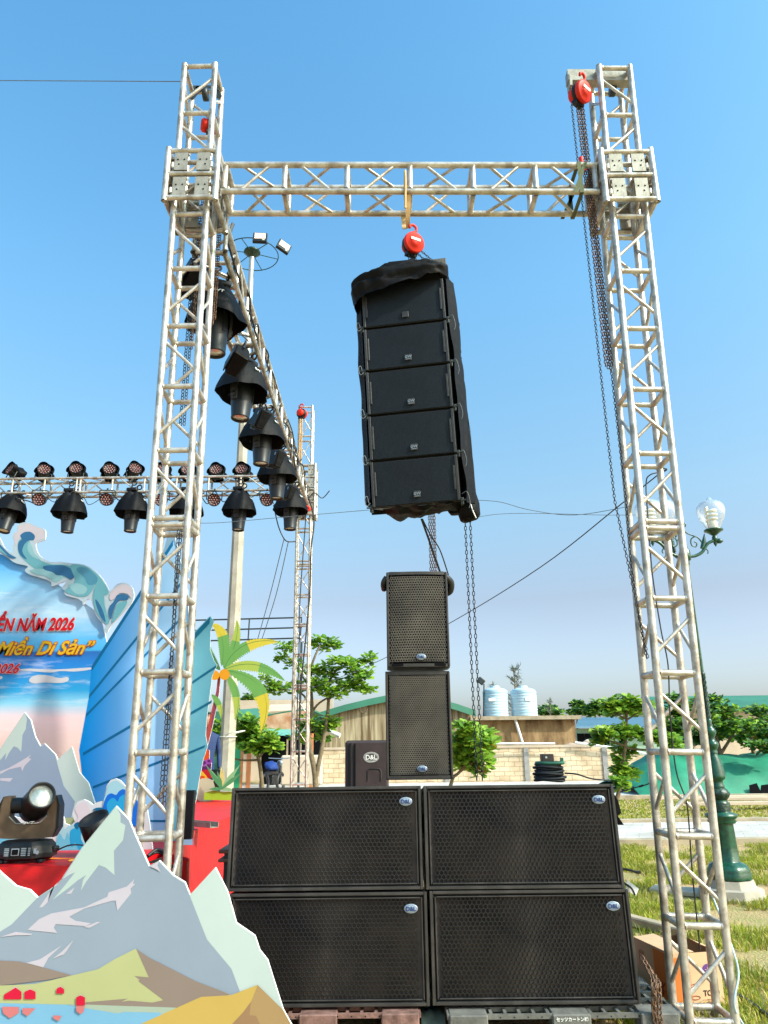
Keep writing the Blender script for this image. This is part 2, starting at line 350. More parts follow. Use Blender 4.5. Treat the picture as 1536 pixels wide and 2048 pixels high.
def foot(root,h=.03):
    b=MB(); b.bbox((0,0,-.03),(.42,.42,.014),.003)
    for sx in(-1,1):
        for sy in(-1,1): b.tube([(sx*W/2,sy*W/2,-.025),(sx*W/2,sy*W/2,.01)],.032,12)
    obj('base_plate',b,'alu2',root)
LT=truss('truss_tower','left aluminium truss tower rising behind the mountain cutout','truss tower',(-1.362,TC,.05),(-1.430,TC,6.71),(1,0,0),W,.0235,tower_sections(2.895,6.71,6,8),'box truss towers'); foot(LT)
RT=truss('truss_tower','right aluminium truss tower standing in the grass beside the cardboard box','truss tower',(1.722,TC,.05),(1.873,TC,6.645),(1,0,0),W,.0235,tower_sections(2.835,6.645,6,8),'box truss towers',alt=1); foot(RT)
for T,sg in((LT,0),(RT,1)): # pulley plate and jib on each tower head
    b=MB()
    if sg:
        b.box((-.10,-.04,6.555),(.52,.075,.11)); b.tube([(-.34,-.04,6.55),(-.34,-.04,6.40)],.006,6); b.box((-.34,-.04,6.50),(.02,.09,.12))
    else:
        b.box((0,.09,6.655),(.24,.006,.03)); b.box((-.085,.09,6.60),(.05,.006,.13),0,Matrix.Rotation(.5,3,'Y')); b.box((.085,.09,6.60),(.05,.006,.13),0,Matrix.Rotation(-.5,3,'Y'))
    obj('head_beam',b,'alu2' if sg else 'iron',T)
    b=MB(); pl=MB()
    for y0,y1 in((-.11,.0),(0,.11)):
        pass
    pl.lathe([(.012,-.02),(.05,-.02),(.05,.02),(.012,.02)],18,0,Matrix.Translation((.02,.02,6.50))@Matrix.Rotation(PI/2,4,'Y'))
    obj('pulley',pl,'iron',T)
# sleeve blocks
def sleeve(label,c,sz,hgt,group,rows=2,plates=True):
    root=thing('sleeve_block',label,'sleeve block',c,group=group); h=sz/2; t=.023; b=MB()
    for sx in(-1,1):
        for sy in(-1,1): b.tube([(sx*h,sy*h,-hgt/2-.012),(sx*h,sy*h,hgt/2+.012)],t,12,cap=False); b.tube([(sx*h,sy*h,-hgt/2-.01),(sx*h,sy*h,hgt/2+.01)],t*.78,10,cap=False)
    for zz in [-hgt/2+hgt*i/rows for i in range(rows+1)]:
        zz=max(-hgt/2+.015,min(hgt/2-.015,zz))
        for k in range(4):
            Rm=Matrix.Rotation(k*PI/2,3,'Z'); b.tube([Rm@V((-h,-h,zz)),Rm@V((h,-h,zz))],.02,10,cap=False)
    obj('frame',b,'alu',root)
    for k in (0,1,3,2):
        Rm=Matrix.Rotation(k*PI/2,3,'Z')
        for i in range(rows):
            zc=-hgt/2+hgt*(i+.5)/rows
            for sx in(-1,1):
                b=MB(); b.box((0,0,0),(.098,.008,hgt/rows-.062)); b.box((0,.016,hgt/rows/2-.035),(.098,.036,.008)); b.box((0,.016,-hgt/rows/2+.035),(.098,.036,.008))
                o=obj('mounting_plate',b,'alu2',root); p=Rm@V((sx*.083,-h-.004,zc)); o.location=p; o.rotation_euler=(0,0,k*PI/2)
                if 'bh' not in _tc: b=MB(); b.tube([(0,-.006,0),(0,-.003,0)],.0068,10); _tc['bh']=b.mesh('bolt_hole','hole')
                for hx,hz in((-.024,.012),(.024,.012),(.015*sx,-.03)): obj('bolt_hole',_tc['bh'],None,o,(hx,0,hz))
                b=MB(); b.tube([(sx*.062,.005,-.05),(sx*.062,.005,-.01)],.011,10); obj('guide_roller',b,'white',o)
    return root
sleeve('sleeve block clamped round the left tower at the end of the cross beam',(-1.404,TC-.01,5.572),.372,.455,'sleeve blocks on the towers')
sleeve('sleeve block clamped round the right tower at the end of the cross beam',(1.843,TC-.01,5.515),.372,.455,'sleeve blocks on the towers')
# front cross beam
A=V((-1.19,TC,5.597));B=V((1.64,TC,5.555)); L=(B-A).length
CB=truss('cross_beam','horizontal aluminium box truss spanning between the two front towers','truss beam',A,B,(0,1,0),W,.0235,[([.02,.47,.94,1.415,1.89,2.36,2.81],0,L)],'box truss beams',rr=.021)
# side beam, rear tower and rear beam
SBX=-1.345
A=V((SBX,TC+.21,5.315));B=V((SBX,11.5,5.315));L=(B-A).length
SB=truss('side_beam','long aluminium box truss running back above the stage with hooded lamps','truss beam',A,B,(1,0,0),W,.0235,[([.02+i*.465 for i in range(8)],0,3.29),([3.312+i*.465 for i in range(8)],3.292,L-.0)],'box truss beams')
RTY=11.5
FT=truss('truss_tower','slender aluminium truss tower farthest back beside the tree with a hoist on top','truss tower',(-1.272,RTY,.05),(-1.290,RTY,6.93),(1,0,0),.215,.019,[(regular(2.3,5,.02),0,2.3),([2.322+i*.455 for i in range(5)],2.302,4.2),([4.222+i*.53 for i in range(6)],4.202,6.90)],'box truss towers',rr=.015,rb=.009,gap=.08)
sleeve('tall sleeve block on the far tower where the side and rear beams meet',(-1.262,RTY,5.45),.30,.86,'sleeve blocks on the towers',rows=4)
A=V((-7.6,11.5,5.575));B=V((-1.42,11.5,5.575));L=(B-A).length
RB=truss('rear_beam','rear aluminium box truss over the backdrop carrying rows of stage lamps','truss beam',A,B,(0,-1,0),W,.021,[([.02+i*.52 for i in range(6)],0,2.66),([2.68+i*.52 for i in range(7)],2.662,L)],'box truss beams',rr=.017,rb=.011)
# ---------------- chains and hoists ----------------
def chainmb(b,pts,pitch=.0225,wr=.0027,hw=.0075,mi=0):
    P=[V(p) for p in pts]; seg=[0]
    for i in range(1,len(P)): seg.append(seg[-1]+(P[i]-P[i-1]).length)
    n=int(seg[-1]/pitch)
    def pt(s):
        for i in range(1,len(P)):
            if s<=seg[i] or i==len(P)-1:
                return P[i-1].lerp(P[i],(s-seg[i-1])/max(1e-6,seg[i]-seg[i-1]))
    for k in range(n):
        c=pt((k+.5)*pitch); d=(pt(min(seg[-1],(k+1)*pitch))-pt(k*pitch)).normalized()
        u=V((1,.35,0)); u=(u-d*u.dot(d)).normalized(); v_=d.cross(u); q=u if k%2 else v_
        if k%2==0: q=(v_*.9+u*.45).normalized()
        hl=pitch*.5+wr*.6; a=hl-hw
        ring=[]
        for t in range(4): an=PI*t/3; ring.append(c+d*(a+hw*math.sin(an))+q*hw*math.cos(an))
        for t in range(4): an=PI+PI*t/3; ring.append(c+d*(-a+hw*math.sin(an))+q*hw*math.cos(an))
        b.tube(ring,wr,5,mi,closed=True)
def chain(pts,m,parent,name='chain',**k):
    b=MB(); inv=parent.matrix_world.inverted() if parent else Matrix(); b2=[inv@V(p) for p in pts]; chainmb(b,b2,**k); return obj(name,b,m,parent)
def hoist(label,c,yaw,s=1,tilt=0,group='red chain hoists'):
    root=thing('chain_hoist',label,'chain hoist',c,(0,tilt,yaw),group); X=Matrix.Rotation(-PI/2,4,'Y').inverted()
    b=MB(); b.lathe([(.02,.012),(.080,.012),(.088,.018),(.088,.046),(.080,.052),(.04,.056),(.038,.062),(.0,.062)],28,0,X@Matrix.Scale(s,4)); dc_=obj('drum_cover',b,'red',root); b=MB(); b.box((.064*s,0,.018*s),(.004,.085*s,.020*s)); obj('name_plate',b,'white',dc_)
    b=MB(); b.lathe([(.0,-.02),(.082,-.02),(.082,.011),(0,.011)],24,0,X@Matrix.Scale(s,4)); b.box((-.01*s,0,-.085*s),(.05*s,.09*s,.03*s)); obj('gear_case',b,'dark',root)
    b=MB(); b.lathe([(0,-.085),(.04,-.085),(.058,-.07),(.058,-.03),(.05,-.021),(0,-.021)],24,0,X@Matrix.Scale(s,4)); obj('brake_cover',b,'red',root)
    b=MB(); b.tube([(0,0,.07*s),(0,0,.11*s)],.012*s,8); b.tube(cr([(0,0,.105*s),(.0,.028*s,.125*s),(0,.03*s,.155*s),(0,0,.172*s),(0,-.03*s,.155*s),(0,-.024*s,.135*s)],4,False),[.011*s]*20+[.006*s],8); obj('hook',b,'red',root)
    bpy.context.view_layer.update(); return root
def vert(px,py0,py1,Y,off=(0,0)): # a plumb line seen at px,py0 and running down to the height seen at py1
    a=at(px,py0,Y); lo,hi=-1.0,a.z
    for _ in range(40):
        mid=(lo+hi)/2; d=CM.transposed()@(V((a.x,Y,mid))-V((0,0,EYE))); yy=1024-F*d.y/-d.z
        if yy<py1: hi=mid
        else: lo=mid
    return a,V((a.x,Y,lo))
# centre hoist
H=hoist('red chain hoist hanging from the middle of the cross beam above the line array',at(824,489,4.70),R(-62),.92,R(8))
c0=at(824,489,4.70)
chain([c0+V((-.03,0,-.08)),at(822,530,4.72)],'steelchain',H,'load_chain',pitch=.024,wr=.0035)
chain([c0+V((.02,0,-.09)),at(833,530,4.74)],'steelchain',H,'load_chain',pitch=.024,wr=.0035)
chain([c0+V((.03,0,-.07)),at(855,525,4.8),at(868,545,5.15)],'steelchain',H,'hand_chain')
chain([c0+V((.06,0,-.05)),at(866,522,4.8),at(880,545,5.15)],'steelchain',H,'hand_chain')
for x0 in(930,940):
    a,bq=vert(x0,1035,1562,5.2); t_=V((a.x-.02,5.2,4.72)); chain([t_,a,bq],'steelchain' ,H,'hand_chain',pitch=.03,hw=.009,wr=.0032)
for x0 in(858,862,866,869):
    a,bq=vert(x0,1030,1180,5.25); chain([a+V((0,0,.3)),bq],'rust',H,'load_chain',pitch=.024)
b=MB(); tp=at(818,455,4.72)
for sgn in(-1,1):
    b.grid(lambda u,v,s_=sgn:V((tp.x-.02+.055*(v-.5)*(.5+.5*u)+.012*s_,TC-.135*s_*u**.5*(1 if s_>0 else 1),tp.z-.0+u*(5.50-tp.z))),12,2)
b.tube(cr([(tp.x-.03,TC-.13,5.3),(tp.x-.025,TC-.15,5.5),(tp.x-.025,TC-.145,5.62),(tp.x-.025,TC-.10,5.62),(tp.x-.03,TC-.11,5.4)],4,False),.009,6)
tag(obj('lifting_strap',b,'strapy'),'tan webbing strap looped over the middle of the cross beam','strap')
# right hoist
c0=at(1160,187,4.62); H=hoist('red chain hoist hanging from the jib of the right tower top',c0,R(-50),1.0,R(14))
a,bq=vert(1143,207,1000,4.60); chain([a,bq,at(1257,1130,4.6),at(1290,1290,4.6),at(1296,1318,4.6)],'steelchain',H,'hand_chain')
a,bq=vert(1162,207,1000,4.66); chain([a,bq,at(1262,1130,4.66),at(1281,1250,4.6),at(1294,1318,4.6)],'steelchain',H,'hand_chain')
for i,x0 in enumerate((1153,1157,1161,1165)):
    a,bq=vert(x0,205,735+8*(i%3),4.66+.012*(i%2)); chain([a,bq],'rust',H,'load_chain',pitch=.024,wr=.0034,hw=.008)
b=MB(); p=at(1163,326,4.66); b.tube([p+V((0,0,.05)),p],.018,8); b.tube(cr([p,p+V((.03,0,-.03)),p+V((.02,0,-.07)),p+V((-.02,0,-.06))],4,False),.010,8)
for q in range(len(b.v)): b.v[q]=H.matrix_world.inverted()@b.v[q]
obj('lower_hook',b,'red',H)
# left hoist inside tower, chains
c0=V((-1.335,TC+.19,6.39)); c0.x-=.06; c0.z+=.0
H=hoist('dark red chain hoist half hidden behind the head of the left tower',c0,R(20),.95)
for x0,y0,y1,Y_,m_,pt in((383,560,852,4.95,'steelchain',.026),(390,560,853,4.97,'steelchain',.026),(396,520,700,4.95,'rust',.026),(387,600,700,4.96,'steelchain',.026),(436,470,650,5.02,'rust',.022),(440,470,640,5.03,'rust',.022)):
    a,bq=vert(x0,y0,y1,Y_); chain([a+V((0,0,.7)),bq],m_,H,'load_chain' if m_=='rust' else 'hand_chain',pitch=pt,hw=.009,wr=.0034)
for x0,x1,yb in((362,323,1575),(357,328,1622)):
    a=at(x0,1060,4.82); bq=at(x1,yb,4.82); chain([a,bq],'steelchain',H,'hand_chain',pitch=.03,hw=.010,wr=.0034)
chain([at(323,1575,4.82),at(322,1600,4.82),at(328,1622,4.82)],'rust',H,'hand_chain',pitch=.03,hw=.010,wr=.0034)
# far hoist
c0=at(603,827,11.35); H=hoist('bright red chain hoist on top of the farthest truss tower',c0,R(70),1.0)
b=MB()
for x0 in(600,604):
    a,bq=vert(x0,838,1000,11.3); b.tube([H.matrix_world.inverted()@a,H.matrix_world.inverted()@bq],.014,6)
obj('load_chain',b,mat('dusty_orange_chain',(.42,.24,.09),.7,.2,var=.5,scale=60),H)
b=MB(); p=at(611,1018,11.2); ip=H.matrix_world.inverted(); b.tube(cr([ip@(p+V((-.04,0,.03))),ip@(p+V((0,0,.05))),ip@(p+V((.07,0,.0))),ip@(p+V((.0,0,-.04)))],4,False),.022,8); obj('lower_hook',b,'red',H)
# ratchet strap at the right beam end
b=MB(); x=1.50
for (dy0,dz0,dy1,dz1) in((-.15,.13,-.15,-.15),(-.15,-.15,.15,-.15),(.15,-.15,.15,.13),(.15,.13,-.15,.13)):
    b.grid(lambda u,v:V((x+.03*(v-.5)+(.06*(1-u) if dy0==dy1 else 0)*0,TC+dy0+(dy1-dy0)*u,5.557+dz0+(dz1-dz0)*u)),6,1)
b.grid(lambda u,v:V((x+.05+.028*(v-.5)-.10*u,TC-.152,5.68-.27*u)),8,1); b.grid(lambda u,v:V((x-.08+.03*(v-.5)+.12*u,TC+.15,5.41+.27*u)),8,1)
tag(obj('ratchet_strap',b,'strapg'),'olive green strap wrapped round the right end of the cross beam','strap')
# ---------------- loudspeakers ----------------
def perforated(b,w,h,px_,py_,shape,inner,y0,depth,bulge=0,mi=0,mi2=0):
    n=len(shape); nx=int(w/px_)-1; ny=int(h/py_)
    hx=nx*px_/2
    for j in range(ny):
        off=px_/2 if j%2 else 0
        for i in range(nx+ (0 if j%2 else 1)):
            cx=-nx*px_/2+i*px_+off; cz=-(ny-1)*py_/2+j*py_
            yy=y0-bulge*(1-(cx/hx)**2)
            vs=[V((cx+sx,yy,cz+sz)) for sx,sz in shape]+[V((cx+sx*inner,yy,cz+sz*inner)) for sx,sz in shape]+[V((cx+sx*inner*.96,yy+depth,cz+sz*inner*.96)) for sx,sz in shape]
            fs=[(k,(k+1)%n,n+(k+1)%n,n+k) for k in range(n)]
            b.add(vs,fs,mi); b.add(vs,[(n+k,n+(k+1)%n,2*n+(k+1)%n,2*n+k) for k in range(n)],mi2)
_m={}
HEX=[(.01415*math.sin(PI/3*k),.01415*math.cos(PI/3*k)) for k in range(6)]
def badge(parent,loc,s,base='silver',ink_='navy'):
    b=MB(); b.lathe([(s,0),(s,.004),(s*.9,.006),(0,.006)],28,0,Matrix.Translation((0,0,0))@Matrix.Rotation(PI/2,4,'X')@Matrix.Diagonal((1,.62,1,1)))
    b.lathe([(s*.82,.0061),(s*.78,.0061)],28,1,Matrix.Rotation(PI/2,4,'X')@Matrix.Diagonal((1,.58,1,1)),cap=False)
    o=obj('badge',b,[M[base],M[ink_]],parent,loc); t=text('D&L',s*.78,ink_,o,'lettering',loc=(0,-.008,-s*.27),bold=s*.018); return o
M['navy']=flat('print_navy',srgb(40,60,110))
def subwoofer(root):
    SW,SH,SD=1.110,.547,.82
    b=MB(); t=.024
    b.bbox((0,SD/2+.03,0),(SW,SD-.06,SH),.012,0)
    for sx in(-1,1): b.bbox((sx*(SW/2-t/2),.03,0),(t,.10,SH),.006,0)
    for sz in(-1,1): b.bbox((0,.03,sz*(SH/2-t/2)),(SW-2*t,.098,t),.006,0)
    obj('cabinet',b,'cab',root)
    b=MB()
    for sx in(-1,1): b.bbox((sx*(SW/2-.008),-.022,0),(.016,.006,SH),.002)
    for sz in(-1,1): b.bbox((0,-.0215,sz*(SH/2-.008)),(SW-.034,.006,.016),.002)
    for sx in(-1,1): b.bbox((sx*(SW/2-.030),-.019,0),(.007,.012,SH-.055),.002)
    for sz in(-1,1): b.bbox((0,-.019,sz*(SH/2-.030)),(SW-.074,.012,.007),.002)
    obj('edge_trim',b,'trim',root)
    b=MB(); b.grid(lambda u,v:V(((u-.5)*(SW-.06),.010+.004*math.sin(u*9)+.012*math.exp(-((u-.5)*30)**2)*-.25,(v-.5)*(SH-.06))),24,2); obj('foam',b,'foam',root)
    b=MB(); perforated(b,SW-.088,SH-.058,.0245,.02122,HEX,.86,-.006,.012); g_=obj('grille',b.mesh('grille',['mesh']),None,root)
    for sx in(-1,1):
        b=MB(); b.bbox((sx*(SW/2+.003),SD*.5,.06),(.012,.16,.11),.004); b.box((sx*(SW/2+.010),SD*.5,.06),(.006,.12,.03)); obj('side_handle',b,'dark',root)
    badge(root,(SW/2-.090,-.008,SH/2-.085),.039)
    return root
S0=subwoofer(thing('subwoofer','upper left double subwoofer of the stack, nearest the red carpet','subwoofer',group='stacked subwoofers'))
SUBS=[S0,dup(S0),dup(S0),dup(S0)]
for s,l in zip(SUBS[1:],('upper right double subwoofer, the one under the coiled cable','lower left double subwoofer, partly hidden by the mountain cutout','lower right double subwoofer above the grey pallet with the hanging chain')): s['label']=l
tilt=R(-4.2)
for s,(cx,z0,Y,yw) in zip(SUBS,((-.357,.722,4.67,.3),(.768,.722,4.655,-.6),(-.34,.166,4.625,0),(.785,.170,4.615,-.3))):
    s.rotation_euler=(tilt,0,R(yw)); s.location=(cx,Y,z0+.2725)
# PA tops
def pa(root,W_,H_,D_,bulge,cell,dx,dz):
    b=MB(); h=W_/2; pts=[(-h,.02),(-h+.03,-.004),(h-.03,-.004),(h,.02),(h,.16),(h*.62,D_),(-h*.62,D_),(-h,.16)]
    lo=[V((x,y,-H_/2)) for x,y in pts]; hi=[V((x,y,H_/2)) for x,y in pts]; n=len(pts)
    b.add(lo+hi,[(i,(i+1)%n,n+(i+1)%n,n+i) for i in range(n)]+[tuple(range(n))[::-1],tuple(range(n,2*n))]); obj('cabinet',b,'cab',root)
    b=MB()
    for sz in(-1,1): b.grid(lambda u,v:V(((u-.5)*(W_-.01),-.006-bulge*(1-(2*u-1)**2)*1.0+.05*v,sz*(H_/2-.004)+(0 if v<.5 else 0))),12,1); b.grid(lambda u,v:V(((u-.5)*(W_-.01),-.0065-bulge*(1-(2*u-1)**2),sz*(H_/2-.004-.02*v))),12,1)
    for sx in(-1,1): b.bbox((sx*(h-.008),-.004,0),(.016,.02,H_-.01),.005)
    obj('edge_trim',b,'trim',root)
    b=MB(); sh=[(-dx/2,-dz/2),(dx/2,-dz/2),(dx/2,dz/2),(-dx/2,dz/2)]; perforated(b,W_-.035,H_-.06,dx,dz,sh[::-1],cell,-.008,.006,bulge); obj('grille',b,'pagrille',root)
    b=MB(); b.grid(lambda u,v:V(((u-.5)*(W_-.03),.001-bulge*(1-(2*u-1)**2),(v-.5)*(H_-.05))),12,1); obj('foam',b,'hole',root)
    badge(root,(0.015,-.012-bulge,-H_/2+.065),.032)
    return root
p1=pa(thing('loudspeaker','lower full range loudspeaker standing on the subwoofer stack','loudspeaker',(.205,4.93,1.624),(0,0,0),'stacked full range loudspeakers'),.418,.665,.36,.008,.55,.0142,.0118)
p2=pa(thing('loudspeaker','upper full range loudspeaker with curved grille on the stack, below the hanging array','loudspeaker',(.214,4.91,2.294),(0,0,R(.5)),'stacked full range loudspeakers'),.408,.635,.36,.022,.55,.0162,.0165)
b=MB(); b.tube(cr([(-.20,.02,.285),(-.222,.03,.25),(-.218,.1,.22)],4,False),.02,8); obj('corner_bumper',b,'rubber',p2); b=MB(); b.tube(cr([(.19,.02,.29),(.232,.05,.255),(.228,.09,.20),(.19,.12,.19)],4,False),.024,8)
obj('corner_bumper',b,'rubber',p2)
b=MB(); b.box((0,0,0),(.35,.03,.016)); obj('foot_strip',b,'hole',p2,(0,-.008,-.302))
# flown line array
ARR=Matrix.Translation(at(803,558,4.66))@Matrix.Rotation(R(-8),4,'Z')@Matrix.Rotation(R(-1.9),4,'Y')@Matrix.Rotation(R(3.5),4,'X')
AW=.603
labs=('topmost line array cabinet, under the crumpled cover, with a blank grey badge','second line array cabinet from the top of the hanging array','middle line array cabinet of the five in the hanging array','second line array cabinet from the bottom of the hanging array','bottom line array cabinet of the hanging array, above the loudspeaker stack')
def arraycab(i,z):
    CH=.325
    root=thing('line_array_cabinet',labs[i],'loudspeaker',group='line array cabinets'); root.matrix_world=ARR@Matrix.Translation((0,0,z))@Matrix.Rotation(R([0,.5,1,1,2.0][i]),4,'X')
    b=MB(); h=AW/2; 
    b.add([(-h,.03,-CH/2),(h,.03,-CH/2),(h,.03,CH/2),(-h,.03,CH/2),(-h*.8,.31,-CH/2+.04),(h*.8,.31,-CH/2+.04),(h*.8,.31,CH/2-.04),(-h*.8,.31,CH/2-.04)],[(0,1,2,3),(5,4,7,6),(1,5,6,2),(4,0,3,7),(3,2,6,7),(0,4,5,1)]); obj('cabinet',b,'cab',root)
    b=MB()
    N=40;NZ=20
    def gr(u,v):
        return V(((u-.5)*(AW-.055),.004-.0012*math.sin(u*PI),(v-.5)*(CH-.022)))
    b.grid(gr,N,2,0,False); obj('grille',b,M['lagrille'],root)
    b=MB(); b.bbox((0,.022,0),(AW-.03,.03,CH-.008),.004); obj('front_frame',b,'dark',root)
    for sx in(-1,1):
        b=MB(); b.bbox((sx*(h-.014),.0,0),(.018,.012,CH-.01),.002); b.bbox((sx*(h-.032),-.001,0),(.014,.010,CH*.52),.002); o=obj('side_rail',b,'rail',root)
        b=MB(); b.bbox((sx*(h+.006),.03,-CH/2),(.022,.04,.05),.004); b.tube([(sx*(h+.0),.0,-CH/2),(sx*(h+.035),.0,-CH/2+.004)],.006,6); obj('rigging_pin',b,'iron',root)
    b=MB(); b.bbox((0,0,0),(.047,.008,.045),.002); o=obj('badge',b,'rail' if i==0 else 'trim',root,(.01,-.004,-CH/2+.07))
    if i==0: o['label']='blank grey badge'
    if i: text('GW',.026,'silver',o,loc=(0,-.006,-.006),shear=.2,bold=.0005); q=MB(); q.box((0,-.0055,-.015),(.034,.001,.003)); obj('underline',q,'silver',o)
    return root
def lag():
    m=bpy.data.materials.new('blue_black_perforated_grille'); m.use_nodes=True; t=m.node_tree; b=t.nodes['Principled BSDF']; b.inputs['Roughness'].default_value=.5; b.inputs['Specular IOR Level'].default_value=.22
    tc=nn(t,'ShaderNodeTexCoord'); vo=nn(t,'ShaderNodeTexVoronoi',Scale=125); vo.inputs['Randomness'].default_value=.25; t.links.new(tc.outputs['Object'],vo.inputs[0])
    nz=nn(t,'ShaderNodeTexNoise',Scale=6,Detail=5); t.links.new(tc.outputs['Object'],nz.inputs[0])
    c=nn(t,'ShaderNodeValToRGB'); c.color_ramp.elements[0].color=(.0008,.0012,.002,1); c.color_ramp.elements[1].color=(.010,.016,.024,1); c.color_ramp.elements[0].position=.28; c.color_ramp.elements[1].position=.5
    t.links.new(vo.outputs['Distance'],c.inputs[0]); mx=nn(t,'ShaderNodeMix',data_type='RGBA',blend_type='MULTIPLY'); mx.inputs[0].default_value=.7
    t.links.new(c.outputs[0],mx.inputs[6]); t.links.new(nz.outputs[0],mx.inputs[7]); t.links.new(mx.outputs[2],b.inputs['Base Color'])
    bp=nn(t,'ShaderNodeBump',Strength=.4,Distance=.003); t.links.new(vo.outputs['Distance'],bp.inputs['Height']); t.links.new(bp.outputs[0],b.inputs['Normal']); return m
M['lagrille']=lag()
for i in range(5): arraycab(i,-.195-.334*i)
# rolled-up cover: crumpled hood on top, drape at the sides, back and bottom
def crump(p,s,a): return V(p)+V((NZ.noise(V(p)*s),NZ.noise(V(p)*s+V((9,0,0))),NZ.noise(V(p)*s+V((0,9,0)))))*a
cov=thing('speaker_cover','crumpled black cloth cover rolled up over the hanging line array','cover'); cov.matrix_world=ARR
b=MB()
def hood(u,v):
    a=u*2*PI; c_,s_=math.cos(a),math.sin(a); pw=lambda q:math.copysign(abs(q)**.45,q)
    x=(.335 if c_>0 else .362)*pw(c_); y=.235+.30*pw(s_)
    k=v; sh=1-max(0,(k-.55)/.45)**2.2
    z=-.085+.215*k + (.075*(x/.34)*(1-k) if y<.2 else 0)
    z+= (.055*math.exp(-((x-.0)/.16)**2)-.02*(x<-.2))*k
    bul=1+.05*math.sin(k*PI)*(1.2 if x<0 else .5)
    p=V((x*sh*bul,.235+(y-.235)*sh*bul-(.02 if s_<0 else 0),z))
    fold=.022*abs(math.sin(7*x+34*z+3*NZ.noise(p*4)))+.026*abs(NZ.noise(V((x*4+z*6,y*3,z*18-x*5))))-.012
    return crump(p+V((0,-fold,fold*.6)),16,.014)
b.grid(hood,110,26); obj('hood',b,'cloth',cov); b=MB(); b.bbox((0,.17,.0),(AW-.04,.30,.07),.01); obj('flying_frame',b,'dark',cov)
b=MB()
def side(u,v):
    z=.0-1.70*v; y=.02+.31*u; out=.012+.045*math.sin(u*PI*.9)+.035*v+.012*NZ.noise(V((u*3,v*3,2)))
    return V((AW/2+.012+out*(.5+.5*min(1,u*3)),y,z))+V((.012,.01,.01))*NZ.noise(V((u*14,v*7,1)))*1.6
b.grid(side,12,44)
def side2(u,v):
    z=-.02-1.60*v; y=.02+.31*u; out=.006+.05*math.sin(u*PI*.9)+.012*NZ.noise(V((u*3,v*7,7)))
    return V((-AW/2-.010-out*min(1,u*3),y,z))
b.grid(side2,10,36)
b.grid(lambda u,v:V(((u-.5)*(AW+.10),(.33+.02*math.sin(u*PI)+.02*NZ.noise(V((u*5,v*6,3)))),.0-1.66*v)),14,30)
obj('drape',b,'cloth',cov)
b=MB()
def belly(u,v):
    x=-.24+.56*u; y=.03+.31*v; z=-1.668-.035*math.sin(min(1,u/.62)*PI)*(1+.3*math.sin(u*17))-.02*math.sin(v*PI) 
    if u>.62: z-=.015
    return V((x,y,z))+V((0,0,.02*NZ.noise(V((u*8,v*4,0)))))
b.grid(belly,28,8)
b.lathe([(0,-.115),(.06,-.11),(.085,-.06),(.075,.0),(.05,.10),(.02,.2)],20,0,Matrix.Translation((.345,.17,-1.68))); b.lathe([(0,-.075),(.05,-.07),(.07,-.02),(.05,.06)],18,0,Matrix.Translation((.25,.22,-1.66)))
for q in range(len(b.v)): b.v[q]=crump(b.v[q],11,.03)
obj('hem_bundle',b,'cloth',cov)
b=MB(); b.tube(cr([(.345,.10,-1.64),(.36,.09,-1.70),(.375,.085,-1.76),(.39,.10,-1.80)],4,False),.004,6); obj('tie_cord',b,'white',cov)
b=MB(); b.bbox((.265,.06,.075),(.13,.16,.085),.004); obj('felt_pad',b,mat('grey_felt',(.10,.10,.095),.95,bump=.5,bscale=90,var=.4,scale=30),cov)
for z in(-.36,-.70,-1.03,-1.37,-1.66):
    b=MB()
    b.tube(cr([(-.31,.0,z),(-.335,-.01,z-.02),(-.345,-.01,z+.03),(-.33,0,z+.05),(-.32,0,z+.0)],4,False),.0022,5); obj('tie_wire',b,'wire',cov); b=MB()
    b.tube(cr([(.31,.0,z+.01),(.345,-.01,z+.02),(.36,0,z-.05),(.35,.0,z-.09)],4,False),.0018,5)
    obj('tie_wire',b,'wire',cov)
t=text('DGW',.12,'silver',cov,'lettering',loc=(.402,.30,-1.16),rot=(PI/2,0,PI/2)); 
# ---------------- pallets, coil, carton ----------------
def pallet(label,x0,x1,y0,y1,z1,m,writing=None):
    root=thing('pallet',label,'pallet',((x0+x1)/2,y0,0),group='plastic pallets under the speakers'); w_=x1-x0; d=y1-y0; b=MB()
    for i in range(10): 
        yy=d*(i+.5)/10 if 0 else .01+(d-.02)*i/9
        b.box((0,yy,z1-.011),(w_,.018,.022))
    n=int(w_/.075)
    for i in range(n+1): b.box((-w_/2+.009+(w_-.018)*i/n,d/2,z1-.0125),(.016,d-.004,.018))
    obj('deck',b,m,root)
    for i in range(3):
        cx=(-w_/2+.11+(w_-.22)*i/2) if not (writing and i==1) else at(1145,2040,4.47).x-(x0+x1)/2
        for yy in(.06,d/2,d-.06):
            b=MB(); b.bbox((cx,yy+(-.008 if yy<.1 else 0),z1/2),(.20,.13,z1+.002),.006); obj('block',b,m,root)
    b=MB()
    for yy in(.06,d/2,d-.06): b.bbox((0,yy,.010),(w_,.12,.018),.003)
    obj('skid',b,m,root)
    b=MB()
    for i in range(n):
        x=-w_/2+.03+(w_-.06)*i/n
        b.lathe([(.0001,-.0015),(.004,-.0015)],8,0,Matrix.Translation((x+.03,-.001,z1-.013))@Matrix.Rotation(PI/2,4,'X'),cap=False)
    obj('rivet_hole',b,'hole',root)
    if writing: text(writing,.021,'white',root,'lettering',loc=(at(1145,2040,4.47).x-(x0+x1)/2,-.0145,at(1145,2043,4.47).z),bold=.0004)
    return root
pallet('maroon brown plastic pallet under the left subwoofers, beside the mountain cutout',-.92,.165,4.53,5.60,.152,'pallet2')
pallet('grey plastic pallet under the right subwoofers with white characters on its middle block',.30,1.515,4.49,5.55,.152,'pallet','セッツカートン㈱')
b=MB(); 
